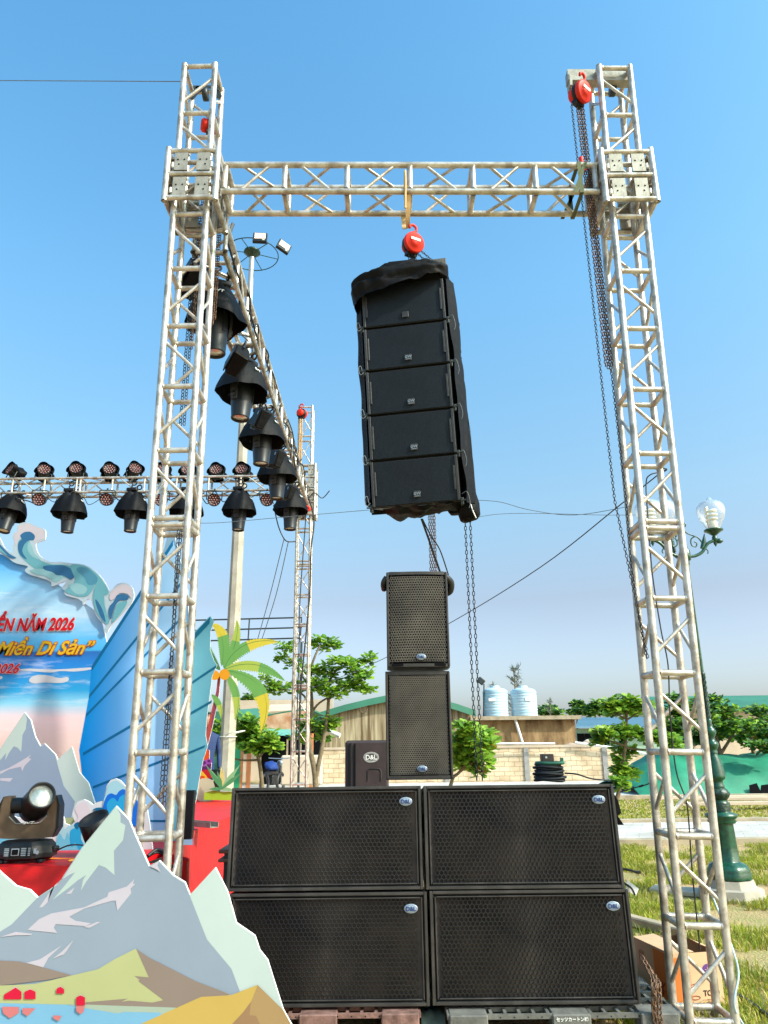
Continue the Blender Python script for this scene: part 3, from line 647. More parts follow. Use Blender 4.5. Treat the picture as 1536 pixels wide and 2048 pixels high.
def sheet(u,v): return V((.17+.13*u,4.60+.3*v,.10+.03*NZ.noise(V((u*4,v*6,0)))-.10*max(0,(.3-v)/.3)))
b.grid(sheet,8,14); tag(obj('ground_sheet',b,mat('grey_green_sheet',(.12,.16,.13),.6)),'grey green sheet bunched in the gap between the two pallets','sheet')
tp_=V((1.33,4.52,.21)); b=MB()
for k in range(7):
    a=random.uniform(0,PI); x0=1.385+.016*math.cos(a*3+k); pts=[(1.36+.012*k,4.56-.01*k,.40-.02*k),(x0+.01,4.475-.004*k,.28),(x0,4.465,.15),(x0-.01+.008*k,4.455,.04)]
    chainmb(b,cr(pts,5,False),pitch=.026,wr=.0036,hw=.0095)
tag(obj('rusty_chain',b,'rust'),'rusty chain bunch hanging over the right pallet beside the lower right subwoofer','chain')
# coil on the sub
cc=V((1.03,5.02,1.268)); T=thing('cable_coil','coiled black cable stack on top of the upper right subwoofer','cable coil',cc); b=MB()
for k in range(8):
    r_=.092-.0016*k+.008*math.sin(k*2.3); ox=.006*math.sin(k*1.7)
    b.tube([(ox+r_*math.cos(a*PI/16),r_*.9*math.sin(a*PI/16),.010+.0128*k+.004*math.sin(a*PI/8+k*2)) for a in range(32)],.0085,7,closed=True)
obj('loops',b,'rubber',T)
b=MB(); b.tube(cr([(.09,-.04,.05),(.16,-.06,.045),(.24,-.05,.02),(.33,.02,.006),(.40,.05,.002)],5,False),.005,6); obj('tail',b,'rubber',T)
b=MB(); b.tube([(.01+.085*math.cos(a*PI/12),.08*math.sin(a*PI/12),.112) for a in range(24)],.010,7,closed=True); b.box((.088,.0,.128),(.018,.018,.03)); obj('green_loop',b,'roofg',T,)
b=MB(); b.bbox((0,0,0),(.075,.07,.050),.004); o=tag(obj('plug_box',b,mat('brown_black_box',(.05,.035,.03),.5),None,cc+V((-.01,-.02,.142))),'small dark box sitting on the coiled cable','box')
b=MB(); b.lathe([(.0,0),(.007,0),(.006,.003),(0,.003)],10,0,Matrix.Rotation(PI/2,4,'X')); obj('knob',b,'white',o,(-.012,-.036,.004))
# carton
ca=V((1.665,4.93,0)); ang=R(12)
T=thing('cardboard_box','open orange and brown cardboard box lying behind the foot of the right tower','box',ca+V((0,.06,0)),(0,0,ang)); hh=.30
b=MB(); wx,wy,t=.315,.42,.006
b.box((wx/2,0,hh/2),(wx,t,hh),0); b.box((t/2-.001,wy/2+.003,hh/2),(t,wy-.006,hh),0); b.box((wx-t/2,wy/2+.003,hh/2),(t-.002,wy-.006,hh),0); b.box((wx/2,wy,hh/2),(wx,t,hh-.001),0)
obj('body',b,'carton',T)
b=MB(); b.box((.055,-.0045,hh*.49),(.11,.002,hh*.9)); b.box((-.0015,.10,hh*.49),(.002,.20,hh*.96)); obj('printed_panel',b,'cartonor',T)
for nm,pts in(('flap',[(0,0,hh),(0,wy,hh),(.14,wy,hh+.012),(.15,0,hh+.004)]),('flap',[(wx,0,hh),(wx,wy,hh),(wx-.09,wy*.9,hh+.05),(wx-.10,.03,hh+.035)]),('flap',[(0,wy,hh),(wx,wy,hh),(wx-.03,wy+.12,hh-.04),(.03,wy+.12,hh-.04)])):
    b=MB(); b.slab(pts,(0,0,.004)); obj(nm,b,'carton',T)
M['purple']=flat('print_purple',srgb(96,62,130)); M['dkred']=flat('print_dark_red',(.25,.04,.02)); M['blackink']=flat('print_black',(.02,.02,.02))
b=MB(); b.lathe([(.0,.0),(.034,.0)],24,0,Matrix.Translation((.225,-.0045,.205))@Matrix.Rotation(PI/2,4,'X'),cap=False); obj('emblem',b,'purple',T)
b=MB()
for k in range(5):
    a=PI/2+k*2*PI/5; b.tube([(.225,-.0052,.205),(.225+.017*math.cos(a),-.0052,.205+.017*math.sin(a))],.0022,4)
obj('emblem_star',b,'carton',T)
text('TC 30',.041,'blackink',T,loc=(.235,-.0045,.075),bold=.0007)
b=MB()
for k in range(4): b.box((.23,-.0045,.035-.012*k+.02),(.11,.002,.0012))
for k in range(2): b.tube([(.13+.028*math.cos(a*PI/8),-.0058,.13+.0-.06*k+.010*math.sin(a*PI/8)) for a in range(16)],.0015,4,closed=True)
b.tube([(-.004,.34+.025*math.cos(a*PI/8),.24+.007*math.sin(a*PI/8)) for a in range(16)],.0014,4,closed=True)
b.tube([(-.004,.315,.24),(-.004,.315,.16)],.0014,4); b.tube([(-.004,.365,.24),(-.004,.365,.16)],.0014,4)
obj('printed_lines',b,'dkred',T)
b=MB(); b.tube([(-.003,.12,.06),(-.003,.12,.13)],.004,4); b.tube([(-.003,.12,.10),(-.003,.15,.13)],.004,4); b.tube([(-.003,.12,.10),(-.003,.09,.13)],.004,4); b.tube([(-.003,.15,.085),(-.003,.09,.085)],.003,4); obj('plant_mark',b,'dkred',T)
# covered cabinet behind
c=at(731,1558,6.5); T=thing('covered_speaker','speaker in a dark brown zipped cover standing behind the left subwoofers','speaker',(-.165,6.5,0),(0,0,R(3)))
M['browncover']=mat('dark_brown_cover',(.035,.022,.022),.5,var=.3,scale=3,bump=.35,bscale=6)
b=MB(); b.bbox((0,.2,.77),(.36,.42,1.54),.02); obj('cover',b,'browncover',T)
b=MB(); b.bbox((-.135,-.012,.77),(.02,.03,1.5),.004); b.bbox((-.095,-.012,.77),(.012,.025,1.5),.004); obj('zip_edge',b,'dark',T)
b=MB(); 
for k in range(3): b.tube([(.035+(.062-.007*k)*math.cos(a*PI/16),-.012,1.405+(.040-.006*k)*math.sin(a*PI/16)) for a in range(32)],.0016 if k<2 else .001,4,closed=True)
o=obj('emblem',b,'white',T); text('D&L',.05,'white',o,loc=(.035,-.013,1.388),bold=.0012)
b=MB(); b.tube([(.005,-.014,1.22),(.005,-.014,1.30),(.02,-.014,1.315),(.10,-.014,1.315),(.115,-.014,1.30),(.115,-.014,1.22)],.003,5); obj('pocket_seam',b,'trim',T)
# small things on the right of the subs
b=MB(); b.slab([at(1226,1585,4.9),at(1236,1600,4.9),at(1243,1626,4.9),at(1236,1632,4.9),at(1248,1650,4.9),at(1237,1650,4.9),at(1228,1640,4.9)],(0,.012,0))
tag(obj('cloth_flap',b,'cloth'),'black cloth flap hanging at the right side of the upper right subwoofer','cloth')
b=MB(); b.tube(cr([(1.33,4.8,.80),(1.40,4.78,.79),(1.44,4.77,.78)],4,False),.007,6); b.bbox((1.455,4.77,.778),(.03,.02,.016),.003); b.tube(cr([(1.35,4.8,.73),(1.40,4.76,.70),(1.42,4.76,.66)],4,False),.006,6)
tag(obj('cable_end',b,'rubber'),'short black cable ends sticking out beside the upper right subwoofer','cable')
b=MB(); b.slab([(1.385,4.77,.74),(1.45,4.77,.69),(1.43,4.77,.655),(1.375,4.77,.68)],(0,.006,0)); tag(obj('paper_label',b,'white'),'white paper tag hanging beside the upper right subwoofer','tag')
# ---------------- stage ----------------
SH_=.80
E1=[(-7,5.12),(-1.72,5.12),(-1.62,5.85),(-1.70,7.2),(-1.55,10.6),(-1.55,11.9),(-7,11.9)]
T=thing('stage','low stage draped in bright red carpet behind the mountain cutout','stage',(-4,7,0))
iv=V((-4,7,0)); b=MB(); b.slab([V((x,y,SH_))-iv for x,y in E1],(0,0,-.05)); 
edge=cr([V((x,y,0)) for x,y in E1[:6]],10,False); n=len(edge)
def skirt(u,v):
    i=min(n-1,int(u*(n-1)+.5)); p=edge[i]; k=v*v*.16+ (.012*math.sin(i*1.9)+.02*math.sin(i*.7))*v; nx=p-V((-4,9,0)); nx.normalize()
    nd=V((.25,-1,0)) if i<12 else V((1,-.1,0)); q=p+nd*k; return V((q.x,q.y,SH_+.002-v*(SH_-.005)))-iv
b.grid(skirt,n-1,14); obj('carpet',b,'carpet',T)
b=MB()
for x,y in((-2.4,5.5),(-4,5.5),(-2.4,8),(-2,11),(-4,11)): b.box((x+4,y-7,.37),(.06,.06,.74))
obj('leg',b,'iron',T)
# channel offcut and stray cables on the stage
b=MB(); M3=Matrix.Rotation(R(-38),3,'Z'); c=gz(398,1652,.83); b.box(c,(.42,.09,.006),0,M3); b.box(c+M3@V((0,-.045,.02)),(.42,.005,.04),0,M3); b.box(c+M3@V((0,.045,.02)),(.42,.005,.04),0,M3)
tag(obj('metal_channel',b,'alu2'),'short silver metal channel lying on the red carpet','metal profile')
b=MB(); pts=[gz(366,1690,.81),gz(385,1715,.81)]; b.tube(cr([gz(340,1690,.81),V((-1.60,5.9,.70)),V((-1.50,5.9,.5)),V((-1.42,5.9,.4)),V((-1.2,5.6,.35))],5,False),.004,5); b.tube(cr([gz(345,1685,.82),V((-1.61,6.3,.72)),V((-1.5,6.2,.45)),V((-1.25,5.8,.5))],5,False),.003,5)
tag(obj('orange_cord',b,'orangepost'),'thin orange cord trailing down the red carpet skirt','cord')
b=MB(); b.tube(cr([at(296,1712,5.25),at(312,1700,5.3),at(325,1702,5.3),at(338,1715,5.25),at(344,1735,5.2)],5,False),.011,7); b.tube(cr([at(292,1716,5.25),at(312,1705,5.3),at(328,1710,5.3),at(338,1725,5.25)],5,False),.008,7)
tag(obj('cable_arch',b,'rubber'),'black cable arching over the stage edge behind the left tower','cable')
# black speaker column next to tower
b=MB(); c=at(377,1640,5.95); b.bbox((c.x-.01,6.0,1.02),(.07,.07,.34),.006); tag(obj('monitor_box',b,'dark'),'narrow black box standing at the stage edge right of the left tower','speaker')
# stand at left of subs
T=thing('metal_stand','dark metal stand partly hidden behind the upper left subwoofer','stand',(-1.03,5.35,0)); b=MB()
for x in(-.03,.3):
    for y in(0,.4): b.bbox((x,y,.42),(.03,.03,.84),.003)
obj('legs',b,'iron',T); b=MB(); b.bbox((.13,.2,.845),(.42,.46,.025),.004); b.bbox((.13,.2,.79),(.42,.46,.02),.004); obj('top',b,'wood',T)
# draped bundle on the stage
c=gz(408,1598,SH_); T=thing('covered_stage_light','low stage lamp under a black hood at the far corner of the stage','stage light',c); b=MB()
b.lathe([(.10,.02),(.15,.04),(.17,.14),(.19,.26),(.16,.36),(.10,.40),(0,.41)],18,0,Matrix.Diagonal((1.1,.8,1,1))@Matrix.Rotation(R(12),4,'Y'))
for q in range(len(b.v)): b.v[q]=crump(b.v[q],6,.05)
obj('hood',b,'cloth',T)
b=MB()
for s_ in(-1,1): b.tube([(s_*.24,0,0),(s_*.17,0,.22)],.015,6); b.tube([(s_*.24,-.1,.012),(s_*.24,.1,.012)],.015,6)
b.tube([(-.3,-.05,.012),(.5,-.05,.012)],.014,6); obj('bracket',b,'iron',T)
# ---------------- printed cutouts ----------------
class Art:
    def __init__(s,Y,ox=0,oy=0,sc=1): s.Y=Y;s.o=(ox,oy,sc);s.b=MB();s.mats=[];s.k=0
    def mi(s,m):
        m=M[m] if isinstance(m,str) else m
        if m not in s.mats: s.mats.append(m)
        return s.mats.index(m)
    def P(s,pts,lift): ox,oy,sc=s.o; return [at(ox+x*sc,oy+y*sc,s.Y-lift) for x,y in pts]
    def board(s,pts,m,side='edgewhite',t=.018): s.b.slab(s.P(pts,0),(0,t,0),s.mi(m),s.mi(side))
    def p(s,pts,m,lift=None,smooth=0):
        s.k+=1; l=lift if lift else .0009+.0004*s.k
        if smooth: pts=[(q.x,q.y) for q in cr([V((x,y,0)) for x,y in pts],smooth)]
        s.b.poly(s.P(pts,l),s.mi(m))
    def done(s,name,label,cat,group=None):
        o=obj(name,s.b,s.mats); return tag(o,label,cat,group)
M['edgewhite']=flat('foam_board_edge',(.75,.75,.73))
I={}
for n_,c in dict(slate=(166,181,202),pale=(216,232,230),snow=(209,228,224),lav=(222,214,230),brown=(163,145,136),brown2=(150,128,112),hill=(205,208,152),water=(140,200,240),shore=(188,205,188),sand=(224,190,104),tan=(194,160,112),tan2=(178,140,105),house=(236,28,70),housew=(238,205,215),pinkr=(232,135,138),slateb=(160,178,205),wfoam=(245,248,255),wpink=(248,236,246),wteal=(125,215,248),wteal2=(185,235,252),wblue=(25,125,245),wdeep=(14,80,185),wmid=(50,185,245),dteal=(25,120,170),orn1=(200,222,236),orn2=(120,190,205),orn3=(160,212,222),orn4=(58,120,170),orn5=(90,160,190),ornp=(226,216,226),pgreen=(125,190,100),plime=(190,215,95),pyel=(236,220,75),pdark=(85,145,85),coco=(250,175,40),ptrunk=(190,90,80),ptrunk2=(150,80,110),cor=(235,90,30),corr=(200,40,50),cpur=(165,90,190),cpurd=(100,40,110),cyel=(250,200,50),agl=(150,205,150),ag=(90,165,110),agy=(228,220,140),turf=(175,215,60),turf2=(225,225,190)).items(): I[n_]=ink(n_,*c)
# front mountain
a=Art(3.9,0,1680,.390625)
sil=[(-420,120),(-200,60),(-60,100),(0,165),(80,235),(150,255),(190,295),(300,222),(415,43),(594,-174),(640,-125),(662,-100),(690,-30),(763,133),(815,105),(888,182),(947,217),(972,282),(1102,140),(1165,265),(1210,425),(1305,490),(1330,565),(1370,615),(1450,870),(1500,960),(1640,1300),(1640,1440),(-420,1440)]
a.board(sil,I['pale'])
a.p([(-420,700),(-100,500),(0,470),(60,432),(190,297),(300,225),(415,45),(592,-168),(640,-122),(660,-97),(688,-28),(761,137),(813,109),(886,186),(944,221),(971,284),(1060,510),(1185,660),(1228,775),(1228,1435),(-420,1435)],I['slate'])
a.p([(594,-170),(617,-130),(617,-90),(642,-76),(630,0),(583,55),(586,179),(538,140),(506,128),(440,215),(415,258),(425,205),(442,178),(400,205),(345,250),(270,306),(330,235),(385,165),(352,180),(320,200),(415,48)],I['snow'])
a.p([(395,145),(345,175),(280,232),(200,346),(218,343),(244,318),(258,262),(330,185),(352,158)],I['lav'])
a.p([(335,278),(382,243),(365,274)],I['lav'])
a.p([(140,461),(200,405),(262,376),(430,345),(548,291),(556,268),(650,238),(688,200),(680,223),(693,226),(668,248),(672,272),(600,362),(592,310),(570,312),(430,352),(355,393),(388,414),(466,426),(440,441),(286,431),(275,448),(293,476)],I['lav'])
a.p([(428,446),(458,450),(516,420),(498,419)],I['lav'])
a.p([(-100,505),(0,497),(80,470),(166,480),(160,487),(80,488),(0,497)],I['lav'])
a.p([(270,608),(318,570),(376,512),(340,570),(325,586)],I['lav'])
a.p([(135,629),(205,610),(318,538),(248,603),(221,652)],I['lav'])
a.p([(768,136),(815,108),(806,130),(822,163),(798,149)],I['lav'])
a.p([(-420,640),(0,617),(100,622),(220,652),(368,693),(240,716),(0,745),(-420,800)],I['brown'])
a.p([(-420,800),(0,745),(180,737),(368,693),(500,662),(590,608),(695,556),(760,600),(1000,722),(1180,790),(1228,1000),(-420,1000)],I['hill'])
a.p([(697,557),(760,600),(1000,722),(1180,791),(1030,830),(900,860),(430,841),(440,830),(620,815),(655,812),(622,828),(660,822),(780,832),(836,820),(708,722),(716,716),(688,696),(762,703)],I['brown'])
a.p([(340,840),(900,858),(880,900),(600,900)],I['shore'])
a.p([(-420,828),(0,835),(340,843),(480,868),(600,888),(640,880),(820,884),(900,1000),(-420,1100)],I['water'])
a.p([(600,1030),(720,942),(1030,803),(1180,795),(1318,742),(1400,830),(1500,960),(1638,1300),(1638,1436),(400,1436)],I['sand'])
a.p([(1320,743),(1452,872),(1500,962),(1638,1300),(1638,1436),(1120,1436),(1190,940),(1245,882),(1285,830)],I['tan'])
a.p([(1285,828),(1278,897),(1312,900),(1332,946),(1400,1436),(1000,1436),(1185,945),(1243,884)],I['tan2'])
for h in([(20,816),(20,792),(80,755),(110,777),(110,816)],[(125,815),(125,778),(155,764),(182,777),(182,815)],[(288,786),(290,761),(310,751),(328,764),(328,787)],[(390,847),(390,806),(412,795),(435,806),(435,847)]):
    x0=h[0][0];t_=min(y for x,y in h); a.p([(x0-1,h[1][1]+8),(h[2][0],t_-7),(h[3][0]+1,h[3][1]+8)],I['housew']); a.p(h,I['house'])
for h in([(10,853),(97,855),(97,885),(50,913),(15,887)],[(115,860),(182,862),(140,903),(115,886)],[(272,898),(315,900),(300,928),(272,913)],[(390,849),(434,849),(427,880),(410,892),(390,876)]): a.p(h,I['pinkr'])
a.done('mountain_cutout','large printed cutout of grey snowy mountains with red houses in the foreground','cutout','printed stage cutouts')
# back mountain
a=Art(6.02,0,1380,.2995)
a.board([(-300,500),(-60,440),(0,395),(165,150),(205,200),(235,310),(270,375),(297,358),(370,430),(385,465),(480,378),(530,550),(590,620),(635,760),(640,1075),(-300,1075)],I['pale'])
a.p([(-300,600),(0,395),(163,152),(203,203),(233,312),(268,378),(296,361),(368,433),(390,520),(425,640),(500,745),(478,840),(430,1070),(-300,1070)],I['slateb'])
a.p([(165,152),(180,195),(172,260),(150,300),(142,412),(118,385),(92,375),(60,420),(35,468),(40,420),(0,470),(-300,620),(-300,560),(0,396)],I['snow'])
a.p([(0,545),(60,520),(110,492),(180,450),(207,430),(190,455),(210,460),(165,505),(148,543),(140,512),(60,530),(0,562)],I['lav'])
a.p([(0,590),(62,588),(86,588),(66,612),(0,604)],I['lav'])
a.p([(330,870),(430,855),(500,850),(520,870),(520,1070),(330,1070)],I['hill'])
a.done('mountain_cutout','second mountain cutout standing at the back of the stage behind the floor lamp','cutout','printed stage cutouts')
# waves
a=Art(5.85,0,1380,.2995)
a.board([(x,y) for x,y in [(-300,800),(-100,790),(0,800),(20,784),(50,792),(62,830),(110,850),(250,880),(350,850),(372,822),(405,822),(425,850),(432,890),(470,905),(500,880),(482,830),(500,775),(520,745),(560,730),(595,745),(622,770),(640,752),(665,745),(700,735),(700,690),(712,640),(740,600),(772,590),(805,605),(840,645),(880,640),(930,700),(980,780),(1000,900),(1020,1075),(-300,1075)]],I['wfoam'])
for m_,pts in(('wteal2',[(0,860),(40,850),(60,900),(110,930),(120,1070),(-300,1070),(-300,880)]),('wteal',[(0,960),(20,930),(50,965),(70,1010),(100,1070),(-200,1070),(-200,980)]),('wmid',[(0,900),(15,870),(28,905),(20,930),(0,925)]),
  ('wpink',[(500,800),(520,765),(560,745),(590,775),(600,840),(560,900),(540,1000),(500,900),(520,850)]),('wteal2',[(440,920),(480,900),(560,880),(600,900),(560,1070),(400,1070),(380,980)]),
  ('wteal',[(380,1000),(400,960),(430,1000),(450,950),(470,1000),(500,960),(550,1070),(370,1070)]),('wmid',[(470,940),(500,920),(520,900),(545,930),(540,990),(560,1040),(530,1070),(500,1020),(480,1050),(465,1000)]),
  ('dteal',[(495,900),(520,880),(530,900),(520,930),(505,925)]),('wteal',[(580,860),(590,830),(620,825),(625,880),(600,950),(580,960)]),('wteal2',[(372,840),(402,835),(420,880),(428,930),(400,960),(372,930)]),
  ('wteal2',[(706,690),(718,648),(742,615),(775,605),(805,625),(838,665),(842,840),(700,800),(690,750)]),('wblue',[(690,765),(715,705),(745,690),(775,700),(800,672),(838,668),(930,760),(960,900),(850,900),(715,850),(690,800)]),
  ('wmid',[(712,770),(735,730),(762,722),(785,745),(800,715),(838,705),(842,830),(790,820),(760,800),(730,830)]),('dteal',[(620,800),(650,785),(690,790),(712,830),(690,850),(650,810)]),('wpink',[(640,860),(665,820),(690,830),(705,870),(650,890)])):
    a.p(pts,I[m_],smooth=4)
a.done('wave_cutout','row of blue and white wave cutouts along the stage behind the floor lamp','cutout','printed stage cutouts')
# backdrop with print
def backdropmat():
    m=bpy.data.materials.new('printed_beach_backdrop'); m.use_nodes=True; t=m.node_tree; b=t.nodes['Principled BSDF']; b.inputs['Roughness'].default_value=.5
    tc=nn(t,'ShaderNodeTexCoord'); sx=nn(t,'ShaderNodeSeparateXYZ'); t.links.new(tc.outputs['Object'],sx.inputs[0])
    zl=at(90,1700,8.0).z; zh=at(90,1080,8.0).z
    nz=nn(t,'ShaderNodeTexNoise',Scale=5,Detail=6,Roughness=.65); mp=nn(t,'ShaderNodeMapping'); mp.inputs['Scale'].default_value=(.35,1,2.2); t.links.new(tc.outputs['Object'],mp.inputs[0]); t.links.new(mp.outputs[0],nz.inputs[0])
    mr=nn(t,'ShaderNodeMapRange'); mr.inputs['From Min'].default_value=zl; mr.inputs['From Max'].default_value=zh; t.links.new(sx.outputs['Z'],mr.inputs[0])
    c=nn(t,'ShaderNodeValToRGB'); t.links.new(mr.outputs[0],c.inputs[0]); e=c.color_ramp.elements
    f=lambda y:(1700-y)/620
    stops=[(1600,(215,180,150)),(1500,(225,200,190)),(1455,(235,205,205)),(1425,(130,200,225)),(1400,(25,150,205)),(1345,(20,120,200)),(1322,(25,95,170)),(1319,(60,165,220)),(1290,(90,175,225)),(1240,(165,200,225)),(1180,(130,190,230)),(1120,(50,150,220))]
    e[0].position=f(stops[0][0]); e[0].color=(*[q*.95 for q in srgb(*stops[0][1])],1); e[1].position=f(stops[-1][0]); e[1].color=(*[q*.95 for q in srgb(*stops[-1][1])],1)
    for y,cc_ in stops[1:-1]: q=e.new(f(y)); q.color=(*[v*.95 for v in srgb(*cc_)],1)
    # clouds and foam, white where the noise is high
    c2=nn(t,'ShaderNodeValToRGB'); c2.color_ramp.elements[0].position=.52; c2.color_ramp.elements[1].position=.72; t.links.new(nz.outputs[0],c2.inputs[0])
    mk=nn(t,'ShaderNodeValToRGB'); t.links.new(mr.outputs[0],mk.inputs[0]); q=mk.color_ramp.elements; q[0].position=f(1430); q[0].color=(.35,.35,.35,1); q[1].position=f(1120); q[1].color=(0,0,0,1)
    for y,v_ in((1350,.7),(1325,.0),(1310,.0),(1260,.25),(1200,.75),(1150,.2)): z=q.new(f(y)); z.color=(v_,v_,v_,1)
    ml=nn(t,'ShaderNodeMath',operation='MULTIPLY'); t.links.new(c2.outputs[0],ml.inputs[0]); t.links.new(mk.outputs[0],ml.inputs[1])
    mx=nn(t,'ShaderNodeMix',data_type='RGBA'); mx.inputs[7].default_value=(.74,.74,.78,1); t.links.new(ml.outputs[0],mx.inputs[0]); t.links.new(c.outputs[0],mx.inputs[6]); t.links.new(mx.outputs[2],b.inputs['Base Color']); return m
M['beach']=backdropmat()
a=Art(8.0)
a.board([(-260,1000),(0,1108),(60,1125),(110,1165),(200,1228),(215,1290),(184,1330),(170,1560),(168,1668),(-260,1668)],'beach')
ww=ink('surf_white',238,240,246)
a.p([(30,1340),(60,1337),(110,1339),(180,1335),(181,1339),(150,1343),(120,1342),(100,1345),(60,1342)],ww,smooth=3)
a.p([(58,1362),(66,1352),(90,1350),(118,1356),(135,1354),(136,1362),(120,1366),(90,1365),(70,1367)],ww,smooth=4)
a.p([(-40,1355),(0,1352),(3,1358),(-20,1361)],ww,smooth=3)
BD=a.done('backdrop','blue beach backdrop with red and yellow lettering at the left edge','backdrop')
M['txred']=ink('text_red',232,20,40); M['txwhite']=ink('text_white',250,245,248); M['txyel']=ink('text_yellow',255,205,40); M['txor']=ink('text_orange_outline',225,90,30); M['txpink']=ink('text_pink_outline',250,200,215)
def line(s,px,py,h_px,sh,cols,offs,sx,bold=0):
    k=depth(at(px,py,8))/F; p=at(px,py,8.0)
    for i,(cn,of) in enumerate(zip(cols,offs)): text(s,h_px*1.38*k,cn,BD,'lettering',shear=sh,al='RIGHT',loc=(p.x,8.0-.010-.004*i,p.z),sx=sx,ext=.0015,bold=of*k+bold)
line('BIỂN NĂM 2026',147,1260,25,.22,['txwhite','txred'],[2.6,1.25],.73)
line('Miền Di Sản”',181,1308,27,.42,['txor','txyel'],[2.0,.8],.92)
line('2026',37,1346,19,.3,['txpink','txred'],[1.6,.3],.95)
# wave ornament
a=Art(7.96,0,1020,.2995)
a.board([(q.x,q.y) for q in cr([V((x,y,0)) for x,y in [(-160,60),(-60,120),(0,190),(30,250),(85,285),(80,240),(95,215),(82,190),(90,152),(115,140),(115,100),(180,80),(245,108),(300,130),(300,195),(252,215),(240,240),(262,300),(330,345),(400,345),(470,355),(560,365),(640,410),(700,480),(735,540),(775,500),(830,485),(885,520),(890,600),(830,680),(740,775),(715,820),(690,800),(700,770),(650,715),(620,640),(600,595),(575,605),(552,635),(540,598),(440,570),(430,535),(412,522),(440,480),(400,490),(345,510),(340,482),(280,455),(200,432),(165,403),(185,375),(105,355),(60,325),(0,285),(-160,150)]],3)],I['orn1'])
for m_,pts in(('ornp',[(95,190),(98,155),(120,145),(122,108),(180,90),(240,115),(290,135),(290,188),(245,205),(230,225),(225,165),(190,145),(150,155),(120,210),(105,240)]),
 ('orn2',[(118,240),(130,200),(165,190),(200,215),(190,270),(235,315),(330,360),(420,365),(500,385),(505,430),(440,450),(330,430),(240,395),(180,350),(130,300)]),
 ('orn4',[(135,170),(160,150),(200,145),(232,170),(225,200),(190,205),(160,235),(150,280),(180,330),(140,305),(120,260),(125,215),(145,195)]),
 ('orn3',[(190,215),(212,240),(230,290),(270,330),(215,310),(185,265)]),('orn3',[(200,400),(300,395),(420,440),(380,480),(345,470),(300,440),(240,430)]),
 ('orn4',[(290,375),(360,368),(430,372),(490,405),(500,440),(470,465),(430,440),(380,435),(350,415),(300,400)]),
 ('orn2',[(470,370),(560,372),(640,420),(700,495),(725,560),(660,560),(640,500),(600,560),(545,580),(450,555),(440,530),(500,470)]),('orn5',[(540,380),(600,400),(650,450),(640,490),(590,500),(560,450),(510,400)]),
 ('orn3',[(460,500),(520,490),(580,520),(560,560),(500,555)]),('orn2',[(625,540),(650,500),(690,540),(700,640),(730,740),(705,760),(650,690),(625,620)]),('orn4',[(635,600),(660,620),(690,680),(705,750),(665,700)]),
 ('ornp',[(735,560),(775,515),(830,495),(878,525),(880,590),(850,560),(800,555),(770,590),(735,600)]),('orn4',[(760,610),(780,570),(820,560),(858,575),(850,600),(800,605),(765,650),(740,730),(725,680),(735,640)]),('orn2',[(770,650),(800,615),(850,610),(820,670),(750,755)]),
 ('orn4',[(-100,110),(-40,180),(10,240),(60,290),(110,320),(60,315),(0,270),(-60,200)]),('orn2',[(-160,120),(-90,150),(-20,230),(50,305),(10,280),(-60,240)])):
    a.p(pts,I[m_],smooth=4)
a.done('wave_ornament','curling teal wave ornament along the top of the backdrop','cutout','printed stage cutouts')
# sails
def gradmat(name,pl,pr_,cl,crr):
    m=bpy.data.materials.new(name); m.use_nodes=True; t=m.node_tree; b=t.nodes['Principled BSDF']; b.inputs['Roughness'].default_value=.6; b.inputs['Specular IOR Level'].default_value=.15; PR=.98
    tc=nn(t,'ShaderNodeTexCoord'); sx=nn(t,'ShaderNodeSeparateXYZ'); t.links.new(tc.outputs['Object'],sx.inputs[0]); mr=nn(t,'ShaderNodeMapRange'); mr.inputs['From Min'].default_value=pl; mr.inputs['From Max'].default_value=pr_
    t.links.new(sx.outputs['X'],mr.inputs[0]); c=nn(t,'ShaderNodeValToRGB'); c.color_ramp.interpolation='EASE'; t.links.new(mr.outputs[0],c.inputs[0]); c.color_ramp.elements[0].color=(*[q*PR for q in srgb(*cl)],1); c.color_ramp.elements[1].color=(*[q*PR for q in srgb(*crr)],1)
    t.links.new(c.outputs[0],b.inputs['Base Color']); return m
M['sailA']=gradmat('printed_blue_gradient',at(170,1400,6.5).x,at(345,1400,6.5).x,(0,150,232),(165,205,242)); M['sailB']=ink('sail_cyan',140,222,245); M['stripeA']=ink('stripe_blue',20,140,205); M['stripeB']=ink('stripe_teal',20,130,170); M['sailC']=ink('sail_pale',150,190,222)
a=Art(6.45)
a.board([(183,1332),(346,1080),(372,1175),(385,1690),(196,1690),(165,1560),(158,1500),(178,1392)],'sailA','stripeA')
for(x0,y0,x1,y1,w_) in((183,1332,346,1080,11),(178,1390,365,1160,7),(172,1428,368,1228,6),(166,1505,372,1385,6),(186,1572,375,1500,5),(196,1640,378,1640,4)): a.p([(x0,y0),(x1,y1),(x1,y1+w_),(x0,y0+w_)],'stripeA')
a.done('sail_panel','blue sail shaped panel with diagonal stripes behind the left tower','panel','striped sail panels')
a=Art(6.35)
a.board([(352,1302),(420,1232),(428,1242),(421,1262),(420,1300),(428,1322),(434,1330),(424,1352),(418,1400),(414,1430),(412,1452),(411,1470),(415,1492),(406,1520),(398,1560),(392,1600),(386,1622),(372,1665),(360,1688),(345,1688)],'sailB','edgewhite')
for(x0,y0,x1,y1,w_) in((353,1305,420,1234,13),(352,1384,433,1330,6),(350,1442,424,1400,6),(350,1515,410,1490,5),(348,1595,394,1585,4)): a.p([(x0,y0),(x1,y1),(x1-1,y1+w_),(x0,y0+w_)],'stripeB')
a.done('sail_panel','narrower cyan sail panel right of the left tower, beside the palm cutout','panel','striped sail panels')
